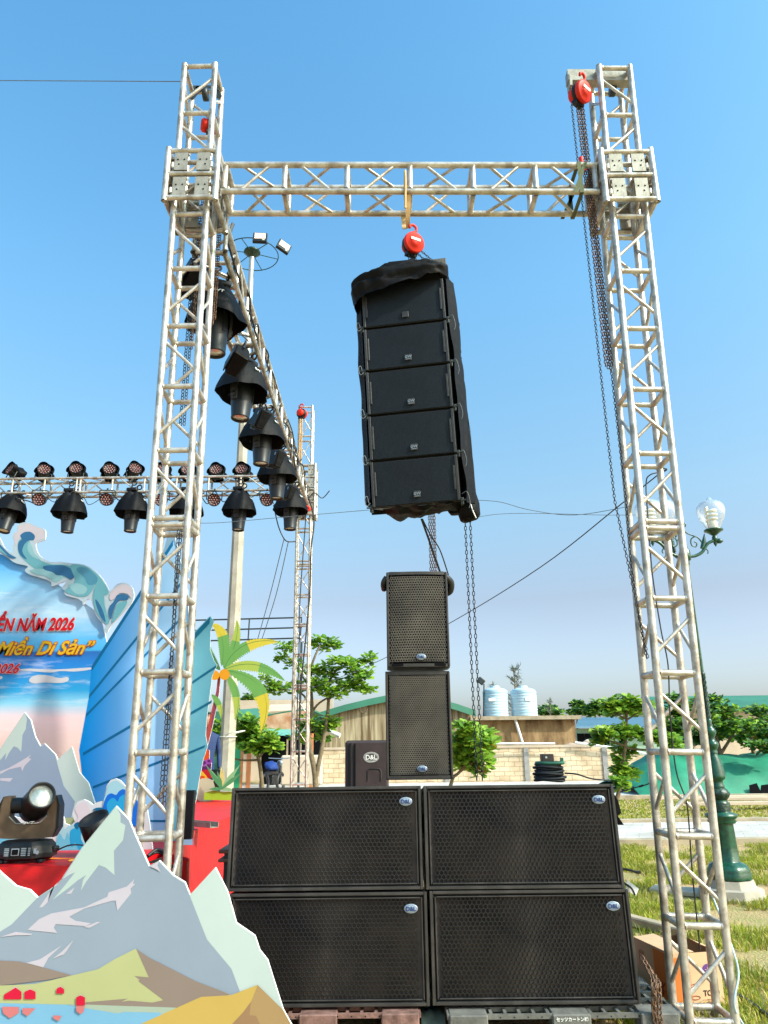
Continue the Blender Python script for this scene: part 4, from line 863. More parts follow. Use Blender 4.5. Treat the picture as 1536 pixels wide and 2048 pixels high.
a=Art(7.2); a.board([(320,1130),(338,1060),(350,1075),(375,1180),(380,1300),(300,1300)],'sailC','edgewhite'); a.done('sail_panel','pale sail tip showing behind the upper part of the left tower','panel','striped sail panels')
# palm cutout
a=Art(10.9,340,1200,.2865)
def frond(base,ctrl,tip,wl,wr_,cols,n=46,teeth=.24):
    B_,C_,T_=[V((*q,0)) for q in(base,ctrl,tip)]; L_=[];Rr=[]; P_=lambda t:(1-t)**2*B_+2*t*(1-t)*C_+t*t*T_
    for i in range(n+1):
        t=i/n; d=(P_(min(1,t+.01))-P_(max(0,t-.01))).normalized(); nrm=V((-d.y,d.x,0)); env=math.sin(PI*min(1,t*1.02))**.6*(1-.35*t)
        j=(1-teeth*(i%2)); L_.append(P_(t)-nrm*wl*1.5*env*(j if wl>12 else 1)); Rr.append(P_(t)+nrm*wr_*1.7*env*(j if wr_>12 else 1))
    k=int(n*.55)
    a.p([(q.x,q.y) for q in L_[:k+1]+Rr[:k+1][::-1]],cols[0]); a.p([(q.x,q.y) for q in L_[k:]+Rr[k:][::-1]],cols[1])
    a.p([(q.x,q.y) for q in [P_(i/n) for i in range(n)]+[P_(i/n)+V((2.5,3.5,0)) for i in range(n)][::-1]],I['pdark'])
a.b.slab(a.P([(336,520),(352,535),(345,640),(322,760),(292,900),(265,1010),(240,1010),(258,900),(292,760),(322,640)],0),(0,.018,0),a.mi(I['ptrunk']),a.mi('edgewhite'))
a.p([(335,600),(345,600),(330,720),(305,840),(292,900),(285,880),(310,720)],I['ptrunk2'])
for fr in(((350,490),(250,400),(262,270),20,26,('pdark','pgreen')),((360,460),(400,220),(285,165),28,40,('pgreen','pyel')),((370,470),(490,300),(465,135),26,26,('pgreen','plime')),((375,480),(470,240),(770,292),18,48,('pgreen','pyel')),((385,480),(620,380),(808,570),20,40,('plime','pgreen')),((400,490),(780,560),(630,935),24,60,('pgreen','pyel')),((395,520),(520,640),(452,845),14,34,('pgreen','plime')),((290,660),(370,700),(358,832),10,24,('pgreen','plime'))):
    frond(*fr[:5],[I[q] for q in fr[5]])
for cx,cy,r_ in((312,525,33),(380,520,37)): a.p([(cx+r_*math.cos(q*PI/12),cy+r_*1.05*math.sin(q*PI/12)) for q in range(24)],I['coco'],lift=.05)
a.done('palm_cutout','printed coconut palm cutout with two orange coconuts','cutout','printed stage cutouts')
a=Art(10.75,340,1200,.2865)
a.board([(190,1400),(195,1290),(215,1180),(240,1060),(250,1040),(275,1050),(275,1110),(290,1140),(285,1190),(300,1230),(300,1400)],I['cpurd'])
for m_,pts in(('cor',[(245,1055),(268,1045),(272,1110),(240,1125),(232,1095)]),('corr',[(215,1190),(290,1190),(295,1240),(210,1235)]),('cyel',[(195,1178),(215,1185),(262,1240),(250,1265),(215,1230)]),('cor',[(198,1230),(240,1230),(235,1262),(195,1262)]),('turf2',[(192,1260),(300,1260),(300,1395),(192,1395)])): a.p(pts,I[m_],smooth=3)
for cx,cy,r_ in((238,1140,24),(272,1128,20)): a.p([(cx+r_*math.cos(q*PI/10),cy+r_*math.sin(q*PI/10)) for q in range(20)],I['cpur']); a.p([(cx+r_*.55*math.cos(q*PI/10),cy-3+r_*.5*math.sin(q*PI/10)) for q in range(20)],I['cpurd'])
a.done('coral_cutout','purple and orange coral cutout at the right edge of the cyan panel','cutout','printed stage cutouts')
a=Art(10.6,340,1200,.2865)
a.board([(235,1395),(240,1345),(300,1330),(380,1340),(450,1335),(560,1345),(560,1400)],I['turf'])
for tip,w_,m_ in(((250,1150),16,'ag'),((290,1190),16,'agl'),((330,1195),14,'ag'),((355,1162),15,'agy'),((375,1180),13,'agy'),((488,1150),17,'agl'),((505,1198),15,'ag'),((430,1240),12,'agl'),((270,1320),14,'ag'),((455,1330),14,'agl')):
    bx,by=362,1318; dx,dy=tip[0]-bx,tip[1]-by; L_=math.hypot(dx,dy); nx,ny=-dy/L_*w_,dx/L_*w_
    a.b.slab(a.P([(bx-nx*.4,by-ny*.4),(bx+dx*.45-nx,by+dy*.45-ny),tip,(bx+dx*.45+nx,by+dy*.45+ny),(bx+nx*.4,by+ny*.4)],.02+.004*random.random()+.003*w_/10),(0,.01,0),a.mi(I[m_]))
a.done('agave_cutout','printed agave plant cutout on bright green turf behind the subwoofers','cutout','printed stage cutouts')
for y_,x0,x1 in((3.9,-1.6,-.7),(6.02,-3.2,-2.6),(8.0,-4.5,-3.2)): pass
# ---------------- hooded moving heads on the trusses ----------------
def movinghead(mark=True):
    root=thing('hooded_moving_head','x','moving head lamp'); b=MB()
    def hat(u,v):
        a=u*2*PI; r=[.095,.125,.165,.205,.235,.245][min(5,int(v*5+.5))]; z=[.33,.30,.24,.15,.05,0][min(5,int(v*5+.5))]
        r*=1+.05*math.sin(a*5+v*3)+.03*math.sin(a*9)*v; z+=.016*math.sin(a*3+1)*v+.02*math.sin(a*7)*(1-v); return V((r*math.cos(a),r*math.sin(a),z))
    b.grid(hat,40,5); b.lathe([(.10,.325),(.075,.36),(.05,.375),(0,.38)],20,0); obj('rain_cover',b,'cloth',root)
    b=MB(); b.bbox((0,0,.36),(.22,.16,.05),.01)
    for sx in(-1,1): b.tube([(sx*.09,0,.38),(sx*.09,0,.42)],.012,8); b.tube([(sx*.09,-.03+.035*math.cos(q*PI/6),.455+.035*math.sin(q*PI/6)) for q in range(12)],.010,6,closed=True)
    obj('clamp_base',b,'dark',root)
    b=MB()
    for sx in(-1,1):
        b.slab([(sx*.128,-.045,.30),(sx*.128,.045,.30),(sx*.134,.04,.02),(sx*.122,.030,-.10),(sx*.122,-.030,-.10),(sx*.134,-.04,.02)],(-sx*.022,0,0)); b.lathe([(0,0),(.028,0),(.028,.012),(0,.012)],14,0,Matrix.Translation((sx*.125,0,-.05))@Matrix.Rotation(sx*PI/2,4,'Y'))
    obj('yoke',b,'rail',root)
    b=MB(); b.lathe([(.04,.16),(.098,.15),(.106,.02),(.100,-.10),(.086,-.245),(.089,-.255),(.086,-.262),(.078,-.262),(.076,-.235)],26,0,cap=False)
    for k in range(4): b.box((.102*math.cos(k*PI/2+.5),.102*math.sin(k*PI/2+.5),.0),(.012,.03,.18),0,Matrix.Rotation(k*PI/2+.5,3,'Z'))
    h=obj('lamp_head',b,'mhgrey',root); b=MB(); b.lathe([(.077,-.238),(.05,-.246),(0,-.250)],20,cap=False); obj('lens',b,'lens',h)
    if mark:
        t=text('SVT',.05,'white',root,'emblem',loc=(-.03,-.196,.19),rot=(R(62),0,0),shear=.2,bold=.001)
    return root
m0=movinghead(True); m0['group']='hooded moving heads under the trusses'
sideY=(5.28,6.47,7.66,8.85,10.25); lab_s=('nearest hooded moving head under the side beam, half behind the left tower','second hooded moving head from the front under the side beam','third hooded moving head from the front under the side beam','fourth hooded moving head from the front under the side beam','farthest hooded moving head under the side beam, beside the slender far tower')
rearX=(-6.03,-5.06,-4.05,-3.18,-2.33); lab_r=('leftmost hooded moving head under the rear beam','second hooded moving head from the left under the rear beam','third hooded moving head from the left under the rear beam, beside the left tower','hooded moving head of the rear beam seen through the left tower','rightmost hooded moving head under the rear beam')
first=True
for i,(y,l) in enumerate(zip(sideY,lab_s)):
    o=dup(m0); o['label']=l; o.location=(SBX,y,4.72 if i else 4.75); o.rotation_euler=(0,R((-2,3,1,-2,2)[i]),R((28,62,70,75,66)[i])); o.scale=(1.0,)*3
for i,(x,l) in enumerate(zip(rearX,lab_r)):
    o=m0 if i==4 else dup(m0); o['label']=l; o.location=(x,11.42,5.08); o.rotation_euler=(0,R((14,0,2,3,1)[i]),R((80,88,84,92,82)[i])); o.scale=(1.1,)*3
for o in [q for q in scene.collection.objects if q.name.startswith('hooded_moving_head')]:
    b=MB(); 
# drop rods joining the side lamps to the beam
# par lights
def par():
    root=thing('par_light','x','par light'); b=MB(); b.lathe([(.03,.17),(.085,.15),(.10,.06),(.106,-.0),(.106,-.03),(.096,-.03),(.096,-.012),(0,-.012)],22,0,Matrix.Rotation(PI/2,4,'X')@Matrix.Scale(-1,4,(0,0,1)) if 0 else Matrix.Rotation(PI/2,4,'X').inverted(),cap=False); can=obj('can',b,'dark',root)
    b=MB()
    for r_,n_ in((0,1),(.042,6),(.080,12)):
        for k in range(n_):
            a=2*PI*k/n_; b.lathe([(.0155,0),(.012,.006),(0,.009)],8,0,Matrix.Translation((r_*math.cos(a),-.012,r_*math.sin(a)))@Matrix.Rotation(PI/2,4,'X'),cap=False)
    obj('led_lens',b,'ledred',can)
    b=MB(); b.tube(cr([(-.12,.05,0),(-.125,.05,-.12),(-.11,.05,-.15),(0,.05,-.155),(.11,.05,-.15),(.125,.05,-.12),(.12,.05,0)],3,False),.009,6); b.tube([(0,.05,-.155),(0,.05,-.19)],.014,8); obj('bracket',b,'iron',root)
    return root
P0=par(); P0['group']='round par lights along the rear beam'
b=MB()
def hoodf(u,v):
    a=PI*(-.15+1.3*u); r=.125+.02*math.sin(u*14)+.012*math.sin(v*9); return V((r*math.cos(a)*1.05,-.05+.25*v,r*math.sin(a)*.95+.015*math.sin(v*7+u*5)))
b.grid(hoodf,18,6); b.lathe([(.12,0),(.07,.05),(0,.06)],14,0,Matrix.Translation((0,.19,0))@Matrix.Rotation(-PI/2,4,'X')); hd=obj('rain_hood',b,'cloth',P0)
ordn=('first','second','third','fourth','fifth','sixth','seventh','eighth','ninth')
tops=[(22,939,-30),(88,940,20),(152,938,8),(219,939,14),(270,938,32),(324,940,10),(375,940,5),(432,940,0),(483,939,-6)]
bots=[(78,999,10),(213,999,6),(322,1000,8),(428,1000,12),(534,1000,0)]
allp=[]
for i,(x,y,yw) in enumerate(tops):
    o=dup(P0); p=at(x,y,11.42); o.location=p; o.rotation_euler=(R(-20),0,R(yw)); o['label']='%s par light from the left standing hooded on top of the rear beam'%ordn[i]; o.scale=(.98,)*3
for i,(x,y,yw) in enumerate(bots):
    o=P0 if i==4 else dup(P0); p=at(x,y,11.3); o.location=p; o.rotation_euler=(R(-14),PI,R(yw+180)) if 0 else (R(14),0,R(yw)); o['label']='%s bare par light from the left hanging under the rear beam'%ordn[i]; o.scale=(.98,)*3
    for c in children(o):
        if c.name.startswith('rain_hood'): 
            if o is not P0: bpy.data.objects.remove(c)
        elif c.name.startswith('bracket'): c.rotation_euler=(0,PI,0)
bpy.data.objects.remove(hd)
# covered flood lights between the side heads
b=MB(); T=thing('covered_floodlight','x','floodlight',group='covered floodlights on the side beam')
b.bbox((0,0,0),(.30,.16,.24),.02)
for q in range(len(b.v)): b.v[q]=crump(b.v[q],8,.03)
obj('housing',b,'cloth',T); b=MB(); b.bbox((0,-.085,0),(.26,.012,.20),.004); o=obj('bezel',b,'dark',T); b=MB(); b.bbox((.07,-.093,-.05),(.05,.004,.03),.001); obj('sticker',b,'silver',o)
b=MB(); 
for s_ in(-1,1): b.tube([(s_*.17,0,0),(s_*.17,0,.18),(0,0,.24)],.009,6)
obj('bracket',b,'iron',T)
fl=[(385,560,5.0,-40,-38,.95),(474,722,6.0,-50,-30,.85),(520,838,7.1,-30,-60,.7),(552,918,8.3,-20,-70,.7),(577,985,9.5,-20,-70,.65)]
for i,(x,y,Y_,yw,rl,sc_) in enumerate(fl):
    o=T if i==len(fl)-1 else dup(T); o.location=at(x,y,Y_); o.rotation_euler=(R(-20),R(rl),R(yw)); o.scale=(sc_,)*3; o['label']='%s covered floodlight counted from the front, tilted between the hooded lamps on the side beam'%ordn[i]
# cables hanging along the side beam and rear beam
random.seed(11)
def festoon(name,label,pts_fn,n,mats,lab2=None):
    T=thing(name,label,'cable bundle'); 
    for k in range(n):
        b=MB(); b.tube(cr(pts_fn(k),5,False),random.choice((.006,.008,.010)),6); obj('cable',b,mats,T)
    return T
def f1(k):
    y0=5.0+k*.42+random.uniform(-.2,.2); L_=random.uniform(.9,2.2); out=[]; x0=SBX+random.choice((.135,.15,.10,.13,-.05)); z0=random.choice((5.46,5.44,5.20,5.32))
    m=7
    for i in range(m+1):
        t=i/m; out.append(V((x0+random.uniform(-.035,.035),min(11.4,y0+L_*t),z0+random.uniform(-.05,.03)-random.choice((0,.05,.16))*math.sin(PI*t))))
    return out
festoon('cable_bundle','tangled black cables tied along the side beam',f1,16,'rubber')
def f1b(k):
    y=5.2+k*.75; x=SBX+random.uniform(-.08,.10); c=V((x,y,5.12)); return [c+V((random.uniform(-.13,.13),random.uniform(-.16,.16),random.uniform(-.15,.22))) for _ in range(9)]
festoon('cable_knot','looped black cable ends above the hooded lamps of the side beam',f1b,9,'rubber')
def f2(k):
    x0=-6.6+k*.5; out=[V((x0+i*.12,11.4+random.uniform(-.12,.12),5.42+random.uniform(-.03,.05)-.22*math.sin(PI*i/6)*random.random())) for i in range(7)]; return out
festoon('cable_bundle','thin black cables drooping along the rear beam',f2,11,'rubber')
b=MB(); b.tube(cr([V((SBX+.14,11.2,5.3)),at(628,1040,11.3),at(622,1100,11.3),at(620,1180,11.35),at(613,1260,11.35),at(600,1400,11.35),at(598,1540,11.35)],5,False),.012,6); b.tube(cr([at(612,1030,11.3),at(600,1200,11.33),at(598,1300,11.33),at(592,1500,11.33)],5,False),.009,6)
tag(obj('tower_cable',b,'rubber'),'dark cables running down the slender far tower','cable')
# ---------------- floor moving head ----------------
c=V((-2.375,5.33,SH_+.002)); T=thing('floor_moving_head','moving head lamp with brown yoke sitting on the red carpet at the left picture edge','moving head lamp',c,(0,0,R(8)))
b=MB(); b.lathe([(.16,.015),(.19,.03),(.19,.055),(.175,.10),(.15,.125),(.08,.13),(0,.13)],8,0,Matrix.Diagonal((1.02,.85,1,1))@Matrix.Rotation(PI/8,4,'Z'),sm=False)
for sx in(-1,1):
    for sy in(-1,1): b.lathe([(.018,0),(.022,.02),(.0,.02)],10,0,Matrix.Translation((sx*.12,sy*.10,0)))
    b.bbox((sx*.18,0,.07),(.03,.10,.03),.008)
base=obj('base',b,'dark',T)
b=MB()
for x0,w_ in((-.075,.028),(.028,.030),(.062,.014)):
    for k in range(5): b.box((x0,-.1585-.0,.052+.010*k),(w_,.002,.006))
b.box((.095,-.152,.075),(.016,.002,.03)); b.box((.11,-.149,.065),(.012,.002,.02)); obj('printed_marks',b,'silver',base)
b=MB(); b.bbox((-.022,-.161,.072),(.048,.003,.042),.001); obj('screen_frame',b,'silver',base); b=MB(); b.bbox((-.022,-.1635,.072),(.038,.003,.032),.001); obj('screen',b,'hole',base)
# yoke
b=MB(); 
prof=[(-.165,.40),(-.19,.34),(-.195,.20),(-.165,.145),(-.10,.14),(.10,.14),(.165,.145),(.195,.20),(.19,.34),(.165,.40),(.125,.40),(.118,.31),(.118,.27),(.07,.225),(-.07,.225),(-.118,.27),(-.118,.31),(-.125,.40)]
b.slab([(x,-.055,z) for x,z in prof],(0,.11,0)); y=obj('yoke',b,'mhbrown',T)
b=MB(); 
for sx in(-1,1): b.slab([(sx*.168,-.06,.40),(sx*.193,-.06,.34),(sx*.199,-.06,.20),(sx*.168,-.06,.142),(sx*.182,-.06,.20),(sx*.178,-.06,.34)],(0,.12,0))
obj('side_cover',b,'dark',y)
b=MB(); b.tube([(-.07,-.057,.232),(.07,-.057,.232)],.004,5); b.tube([(.07,-.057,.232),(.118,-.057,.275)],.004,5); b.tube([(-.07,-.057,.232),(-.118,-.057,.275)],.004,5); obj('rim',b,'alu2',y)
HM=Matrix.Translation((.0,0,.35))@Matrix.Rotation(R(24),4,'Z')@Matrix.Rotation(R(70),4,'X')
HM=Matrix.Translation((.03,0,.0))@HM@Matrix.Scale(.86,4)
b=MB(); b.lathe([(0,-.17),(.08,-.165),(.112,-.13),(.116,-.02),(.112,.03),(.098,.12),(.094,.17),(.098,.175),(.098,.205),(.090,.207),(.086,.18),(.084,.165)],32,0,HM,cap=False); b.lathe([(.05,0),(.05,.24)],16,0,Matrix.Translation((-.12,0,.34))@Matrix.Rotation(PI/2,4,'Y'))
hd_=obj('lamp_head',b,'dark',T)
b=MB(); b.lathe([(.0845,.168),(.06,.178),(.03,.184),(0,.186)],28,0,HM,cap=False); obj('lens',b,'lens',hd_)
b=MB(); b.lathe([(.099,.172),(.1005,.19),(.099,.209),(.088,.210),(.0865,.19)],32,0,HM,cap=False); obj('lens_rim',b,'rail',hd_)
t=text('SVT',.024,'white',hd_,'emblem',loc=(.028,-.135,.235),rot=(R(112),0,R(20)),shear=.2,sx=1.6)
b=MB(); b.tube(cr([c+V((.17,.05,.05)),c+V((.28,.02,.09)),c+V((.42,.0,.08)),c+V((.52,.0,.03))],5,False),.005,6); tag(obj('power_cable',b,'rubber'),'thin black cable arching from the floor lamp base to the right','cable')
b=MB(); b.tube(cr([c+V((.16,.0,.012)),c+V((.30,-.02,.012)),c+V((.42,-.05,.012)),c+V((.40,-.10,.012)),c+V((.33,-.12,.012)),c+V((.40,-.06,.018)),c+V((.6,-.1,.02))],5,False),.0045,6); tag(obj('orange_cord',b,mat('orange_cord',(.75,.28,.03),.6)),'orange cord looped on the carpet beside the floor lamp','cord')
# par can behind front mountain
T=thing('stage_par_can','black ribbed par can on the stage, half hidden behind the mountain peak','par light',at(196,1662,5.5),(R(30),0,R(-30))); b=MB()
b.lathe([(.0,-.12),(.07,-.12),(.085,-.08),(.095,.0),(.10,.10),(.09,.10),(.085,.08),(0,.07)],24,0); 
for k in range(20): a_=k*2*PI/20; b.box((.095*math.cos(a_),.095*math.sin(a_),-.0),(.008,.006,.15),0,Matrix.Rotation(a_,3,'Z'))
obj('can',b,'dark',T); b=MB(); b.tube([(-.13,0,0),(-.14,0,-.12),(-.10,0,-.2)],.009,6); b.lathe([(0,0),(.022,0),(.022,.03),(0,.03)],12,0,Matrix.Translation((-.15,0,0))@Matrix.Rotation(PI/2,4,'Y')); obj('bracket',b,'iron',T)
b=MB(); p=at(178,1672,5.5); b.tube([p,at(163,1716,5.4)],.010,6); obj('leg',b,'iron',None) ; lg=[o for o in scene.collection.objects if o.name.startswith('leg') and o.parent is None][-1]; lg.parent=T; bpy.context.view_layer.update(); lg.matrix_parent_inverse=T.matrix_world.inverted()
# ---------------- floodlight mast ----------------
pb=at(453,1540,16); pt_=at(504,506,16); T=thing('floodlight_mast','tall tapering concrete mast with floodlights on a ring behind the side beam','light mast',(pb.x,16,0)); px_=pb.x
b=MB(); n8=[(.165,0),(.155,1.2),(.135,5.0),(.118,8.2),(.108,9.2)]
for k in range(8): pass
b.lathe(n8,8,0,Matrix.Rotation(R(18),4,'Z'),sm=False); obj('shaft',b,'concrete',T)
b=MB(); b.lathe([(.10,9.19),(.075,11),(.062,pt_.z)],16); obj('upper_pole',b,mat('galvanised_steel',(.45,.46,.44),.45,.4),T)
zt=pt_.z; b=MB(); b.lathe([(.05,zt-.15),(.17,zt-.02),(.21,zt+.01),(.20,zt+.05),(0,zt+.06)],20); obj('head_plate',b,'greenworn',T)
b=MB(); ring=[(.66*math.cos(a*PI/16),.66*math.sin(a*PI/16),zt-.05) for a in range(32)]
b.tube(ring,.013,6,closed=True)
for k in range(6): a_=k*PI/3+.3; b.tube([(0,0,zt-.0),(.66*math.cos(a_),.66*math.sin(a_),zt-.05)],.011,6)
obj('ring_frame',b,'greenworn',T)
for dx,dy,dz,yw,pt2 in((.32,-.70,-.10,5,22),(.83,-.25,-.02,30,18),(-.45,-.68,.10,-55,15)):
    b=MB(); b.bbox((0,0,0),(.34,.08,.38),.01); q=obj('floodlight',b,'dark',T,(dx,dy,zt+dz),(R(-pt2),R(0 if dx<.5 and dx>0 else (22 if dx>0 else -10)),R(yw))); b=MB(); b.bbox((0,-.045,.03),(.27,.008,.25),.002); obj('glass',b,mat('pale_floodlight_glass',(.62,.50,.42),.25),q); b=MB(); b.box((.09,-.045,-.14),(.06,.012,.02)); obj('driver_label',b,'white',q)
b=MB(); b.tube([(.19+.0*a+.17*math.cos(a*PI/12),.2*math.sin(a*PI/12)-.12,1.78+.03*math.cos(a*PI/12)) for a in range(24)],.009,6,closed=True); b.tube([(.175*math.cos(a*PI/12),.175*math.sin(a*PI/12),1.70) for a in range(24)],.008,6,closed=True); obj('wire_loop',b,'white',T)
# ---------------- wires ----------------
def wire(name,label,pts,r_,m='wire'):
    b=MB(); b.tube(cr(pts,6,False),r_,5); return tag(obj(name,b,m),label,'wire')
wire('guy_wire','guy wire running left from the head of the left tower',[at(362,163,4.65),at(180,162,5.0),at(-200,160,5.6)],.0035)
wire('overhead_wire','thin grey wire strung behind the left tower to the corner of the line array',[at(330,1043,5.0),at(425,1046,5.05),at(560,1035,4.95),at(738,1020,4.8)],.0022)
wire('overhead_wire','thin grey wire strung from the line array to the right tower',[at(948,1000,5.0),at(1000,1004,4.95),at(1060,1020,4.9),at(1150,1030,4.85),at(1262,1012,4.78)],.0022)
wire('overhead_wire','second thin wire between line array cover and right tower, sagging lower',[at(945,1036,5.0),at(1000,1028,4.95),at(1080,1027,4.9),at(1200,1030,4.8),at(1270,1030,4.78)],.0018)
wire('slanting_cable','dark cable slanting down leftward from the right tower behind the speakers',[at(1323,944,4.9),at(1240,1010,5.2),at(1080,1135,6.2),at(900,1246,8.0),at(740,1330,10.5),at(600,1385,14)],.0045,'iron')
wire('tower_cable','dark cable looping down inside the right tower',[at(1323,944,4.92),at(1300,950,4.9),at(1292,970,4.88),at(1297,1050,4.85),at(1305,1150,4.83),at(1322,1260,4.82),at(1336,1330,4.8),at(1340,1430,4.8),at(1352,1540,4.8),at(1372,1600,4.8),at(1378,1650,4.8),at(1385,1750,4.8),at(1400,1900,4.8)],.0045,'rubber')
b=MB(); p=at(1324,940,4.87); b.tube([p+V((.03*math.cos(a*PI/8),.03*math.sin(a*PI/8),0)) for a in range(16)],.006,6,closed=True); tag(obj('cable_tie',b,'rubber'),'black cable tie round the back chord of the right tower','cable tie')
wire('signal_cable','black cable dropping from the line array cover to the upper loudspeaker',[at(843,1038,5.0),at(858,1080,5.1),at(872,1120,5.15),at(882,1150,5.2)],.008,'rubber')
wire('signal_cable','second thinner black cable dropping from the array, to the right of the other',[at(845,1038,5.0),at(862,1072,5.1),at(880,1100,5.15),at(897,1150,5.2)],.005,'rubber')
wire('pale_cable','pale blue cable trailing down the right edge of the right tower to the grass',[at(1402,1690,4.9),at(1414,1760,4.85),at(1440,1830,4.75),at(1466,1900,4.62),at(1477,1950,4.58),at(1468,2010,4.55),gz(1490,2055,.01)],.006,mat('pale_blue_cable',(.45,.62,.70),.5))
wire('dark_hose','thick dark cable lying in the grass at the lower right corner',[gz(1420,1950,.02),gz(1450,1975,.02),gz(1500,2005,.03),gz(1550,2040,.02),gz(1600,2060,.02)],.014,'rubber')
wire('mast_stay','thin stay wire right of the mast, the left of the pair',[at(568,1078,13),at(540,1190,14),at(512,1290,15)],.008)
wire('mast_stay','thin stay wire right of the mast, the right of the pair',[at(577,1082,13),at(552,1190,14),at(520,1290,15)],.008)
wire('slack_cable','slack dark cable with a connector hanging between rear beam and far tower',[at(547,1010,11.3),at(556,1050,11.3),at(566,1074,11.3),at(575,1083,11.3),at(592,1083,11.4)],.010,'rubber')
wire('socket_lead','black lead with a plug hanging between the layered tree and the right tower',[gz(1252,1577,.9)if 0 else at(1240,1584,5.0),at(1262,1577,5.0),at(1283,1572,5.0),at(1300,1566,4.95),at(1310,1555,4.9)],.004,'rubber')
b=MB(); b.bbox((0,0,0),(.03,.012,.012),.002); b.bbox((-.05,0,-.005),(.006,.01,.035),.002); tag(obj('plug',b,'dark',None,at(1282,1572,4.98),(0,R(-15),0)),'small black plug on the lead left of the right tower','plug')
# ---------------- street lamp ----------------
LY=8.25; axis=lambda y:1410+(y-1360)*.1237
base=at(axis(1755),1755,LY); T=thing('street_lamp','ornate green cast iron street lamp with clear globes behind the right tower','street lamp',(base.x,LY,0))
def prof(lst):
    out=[]
    for y,hw in lst:
        p=at(axis(y),y,LY); out.append((hw*depth(p)/F,p.z))
    return out
seg1=prof([(1755,42),(1744,42),(1741,40.5),(1738,41),(1728,35),(1723,25),(1721,23.5),(1690,22.5),(1650,21),(1646,21)])
b=MB(); b.lathe(seg1,32,0,lobes=8,la=.03); obj('pedestal',b,'greenpost',T)
b=MB(); b.lathe(prof([(1646,24),(1642,28),(1638,25),(1633,31),(1628,31),(1624,20),(1621,19),(1605,18.5),(1602,15),(1599,16)]),24); obj('collar',b,'greenpost',T)
b=MB(); b.lathe(prof([(1621,20.5),(1605,19.6)]),24,cap=False); b.lathe(prof([(1599,15),(1592,20),(1586,22),(1578,17),(1575,13)]),32,lobes=12,la=.05); obj('leaf_ornament',b,'greenworn',T)
b=MB(); b.lathe(prof([(1575,14),(1571,14.5),(1568,12),(1564,13),(1561,12),(1558,17),(1553,18.5),(1549,17.5)]),24); b.lathe(prof([(1549,17.5),(1525,13.5),(1507,8.5)]),24,cap=False); b.lathe(prof([(1507,10),(1503,10),(1501,9),(1498,10),(1496,11)]),24); obj('lower_shaft',b,'greenpost',T)
b=MB(); b.lathe(prof([(1549.5,18.1),(1525,14.3),(1513,10.8)]),32,cap=False,lobes=16,la=.035); obj('leaf_ornament',b,'greenpost',T)
b=MB(); b.lathe(prof([(1496,11),(1489,14.5),(1484,12),(1481,8),(1478,8.5),(1475,7.5),(1471,9.5),(1464,12.5),(1457,10),(1454,6.5),(1450,7.5),(1446,6),(1441,7.5),(1438,5.6)]),24); obj('bulb_ring',b,'greenpost',T)
b=MB()
pr_=prof([(1438,5.6),(1400,5.6),(1352,4.8),(1350,6.5),(1346,6.5),(1344,4.2)]); b.lathe(pr_,16)
z0,z1=pr_[0][1],pr_[2][1]
for k in range(4):
    b.tube([(.031*math.cos(t*.45+k*PI/2),.031*math.sin(t*.45+k*PI/2),z0+(z1-z0)*t/28) for t in range(29)],.007,5)
obj('twisted_shaft',b,'greenworn',T)
zt=at(1385,1112,LY).z; b=MB(); b.lathe([(.024,pr_[-1][1]),(.020,zt-.12),(.03,zt-.10),(.03,zt-.06),(.05,zt-.05),(.055,zt),(.05,zt+.06),(.03,zt+.09),(.02,zt+.22),(.028,zt+.24),(.0,zt+.30)],16); obj('upper_shaft',b,'greenpost',T)
gl=MB(); gl.lathe([(.065,.0),(.11,.09),(.14,.15),(.158,.22),(.152,.28),(.12,.325),(.07,.35),(.04,.36),(.03,.375),(.022,.39),(.0,.40)],28,cap=False)
bu=MB(); 
for j in range(1):
    bu.tube([(.056*math.cos(t*PI/6),.056*math.sin(t*PI/6),.09+.0040*t) for t in range(44)],.016,6)
bu.lathe([(.055,.0),(.06,.09),(.05,.10)],14)
cu=MB(); cu.lathe([(.0,-.16),(.022,-.12),(.014,-.10),(.03,-.09),(.03,-.04),(.018,-.03),(.03,-.02),(.075,.015),(.105,.03),(.105,.045),(0,.046)],20)
gm,bm,cm=gl.mesh('globe','lampglass'),bu.mesh('bulb','bulb'),cu.mesh('cup','greenpost')
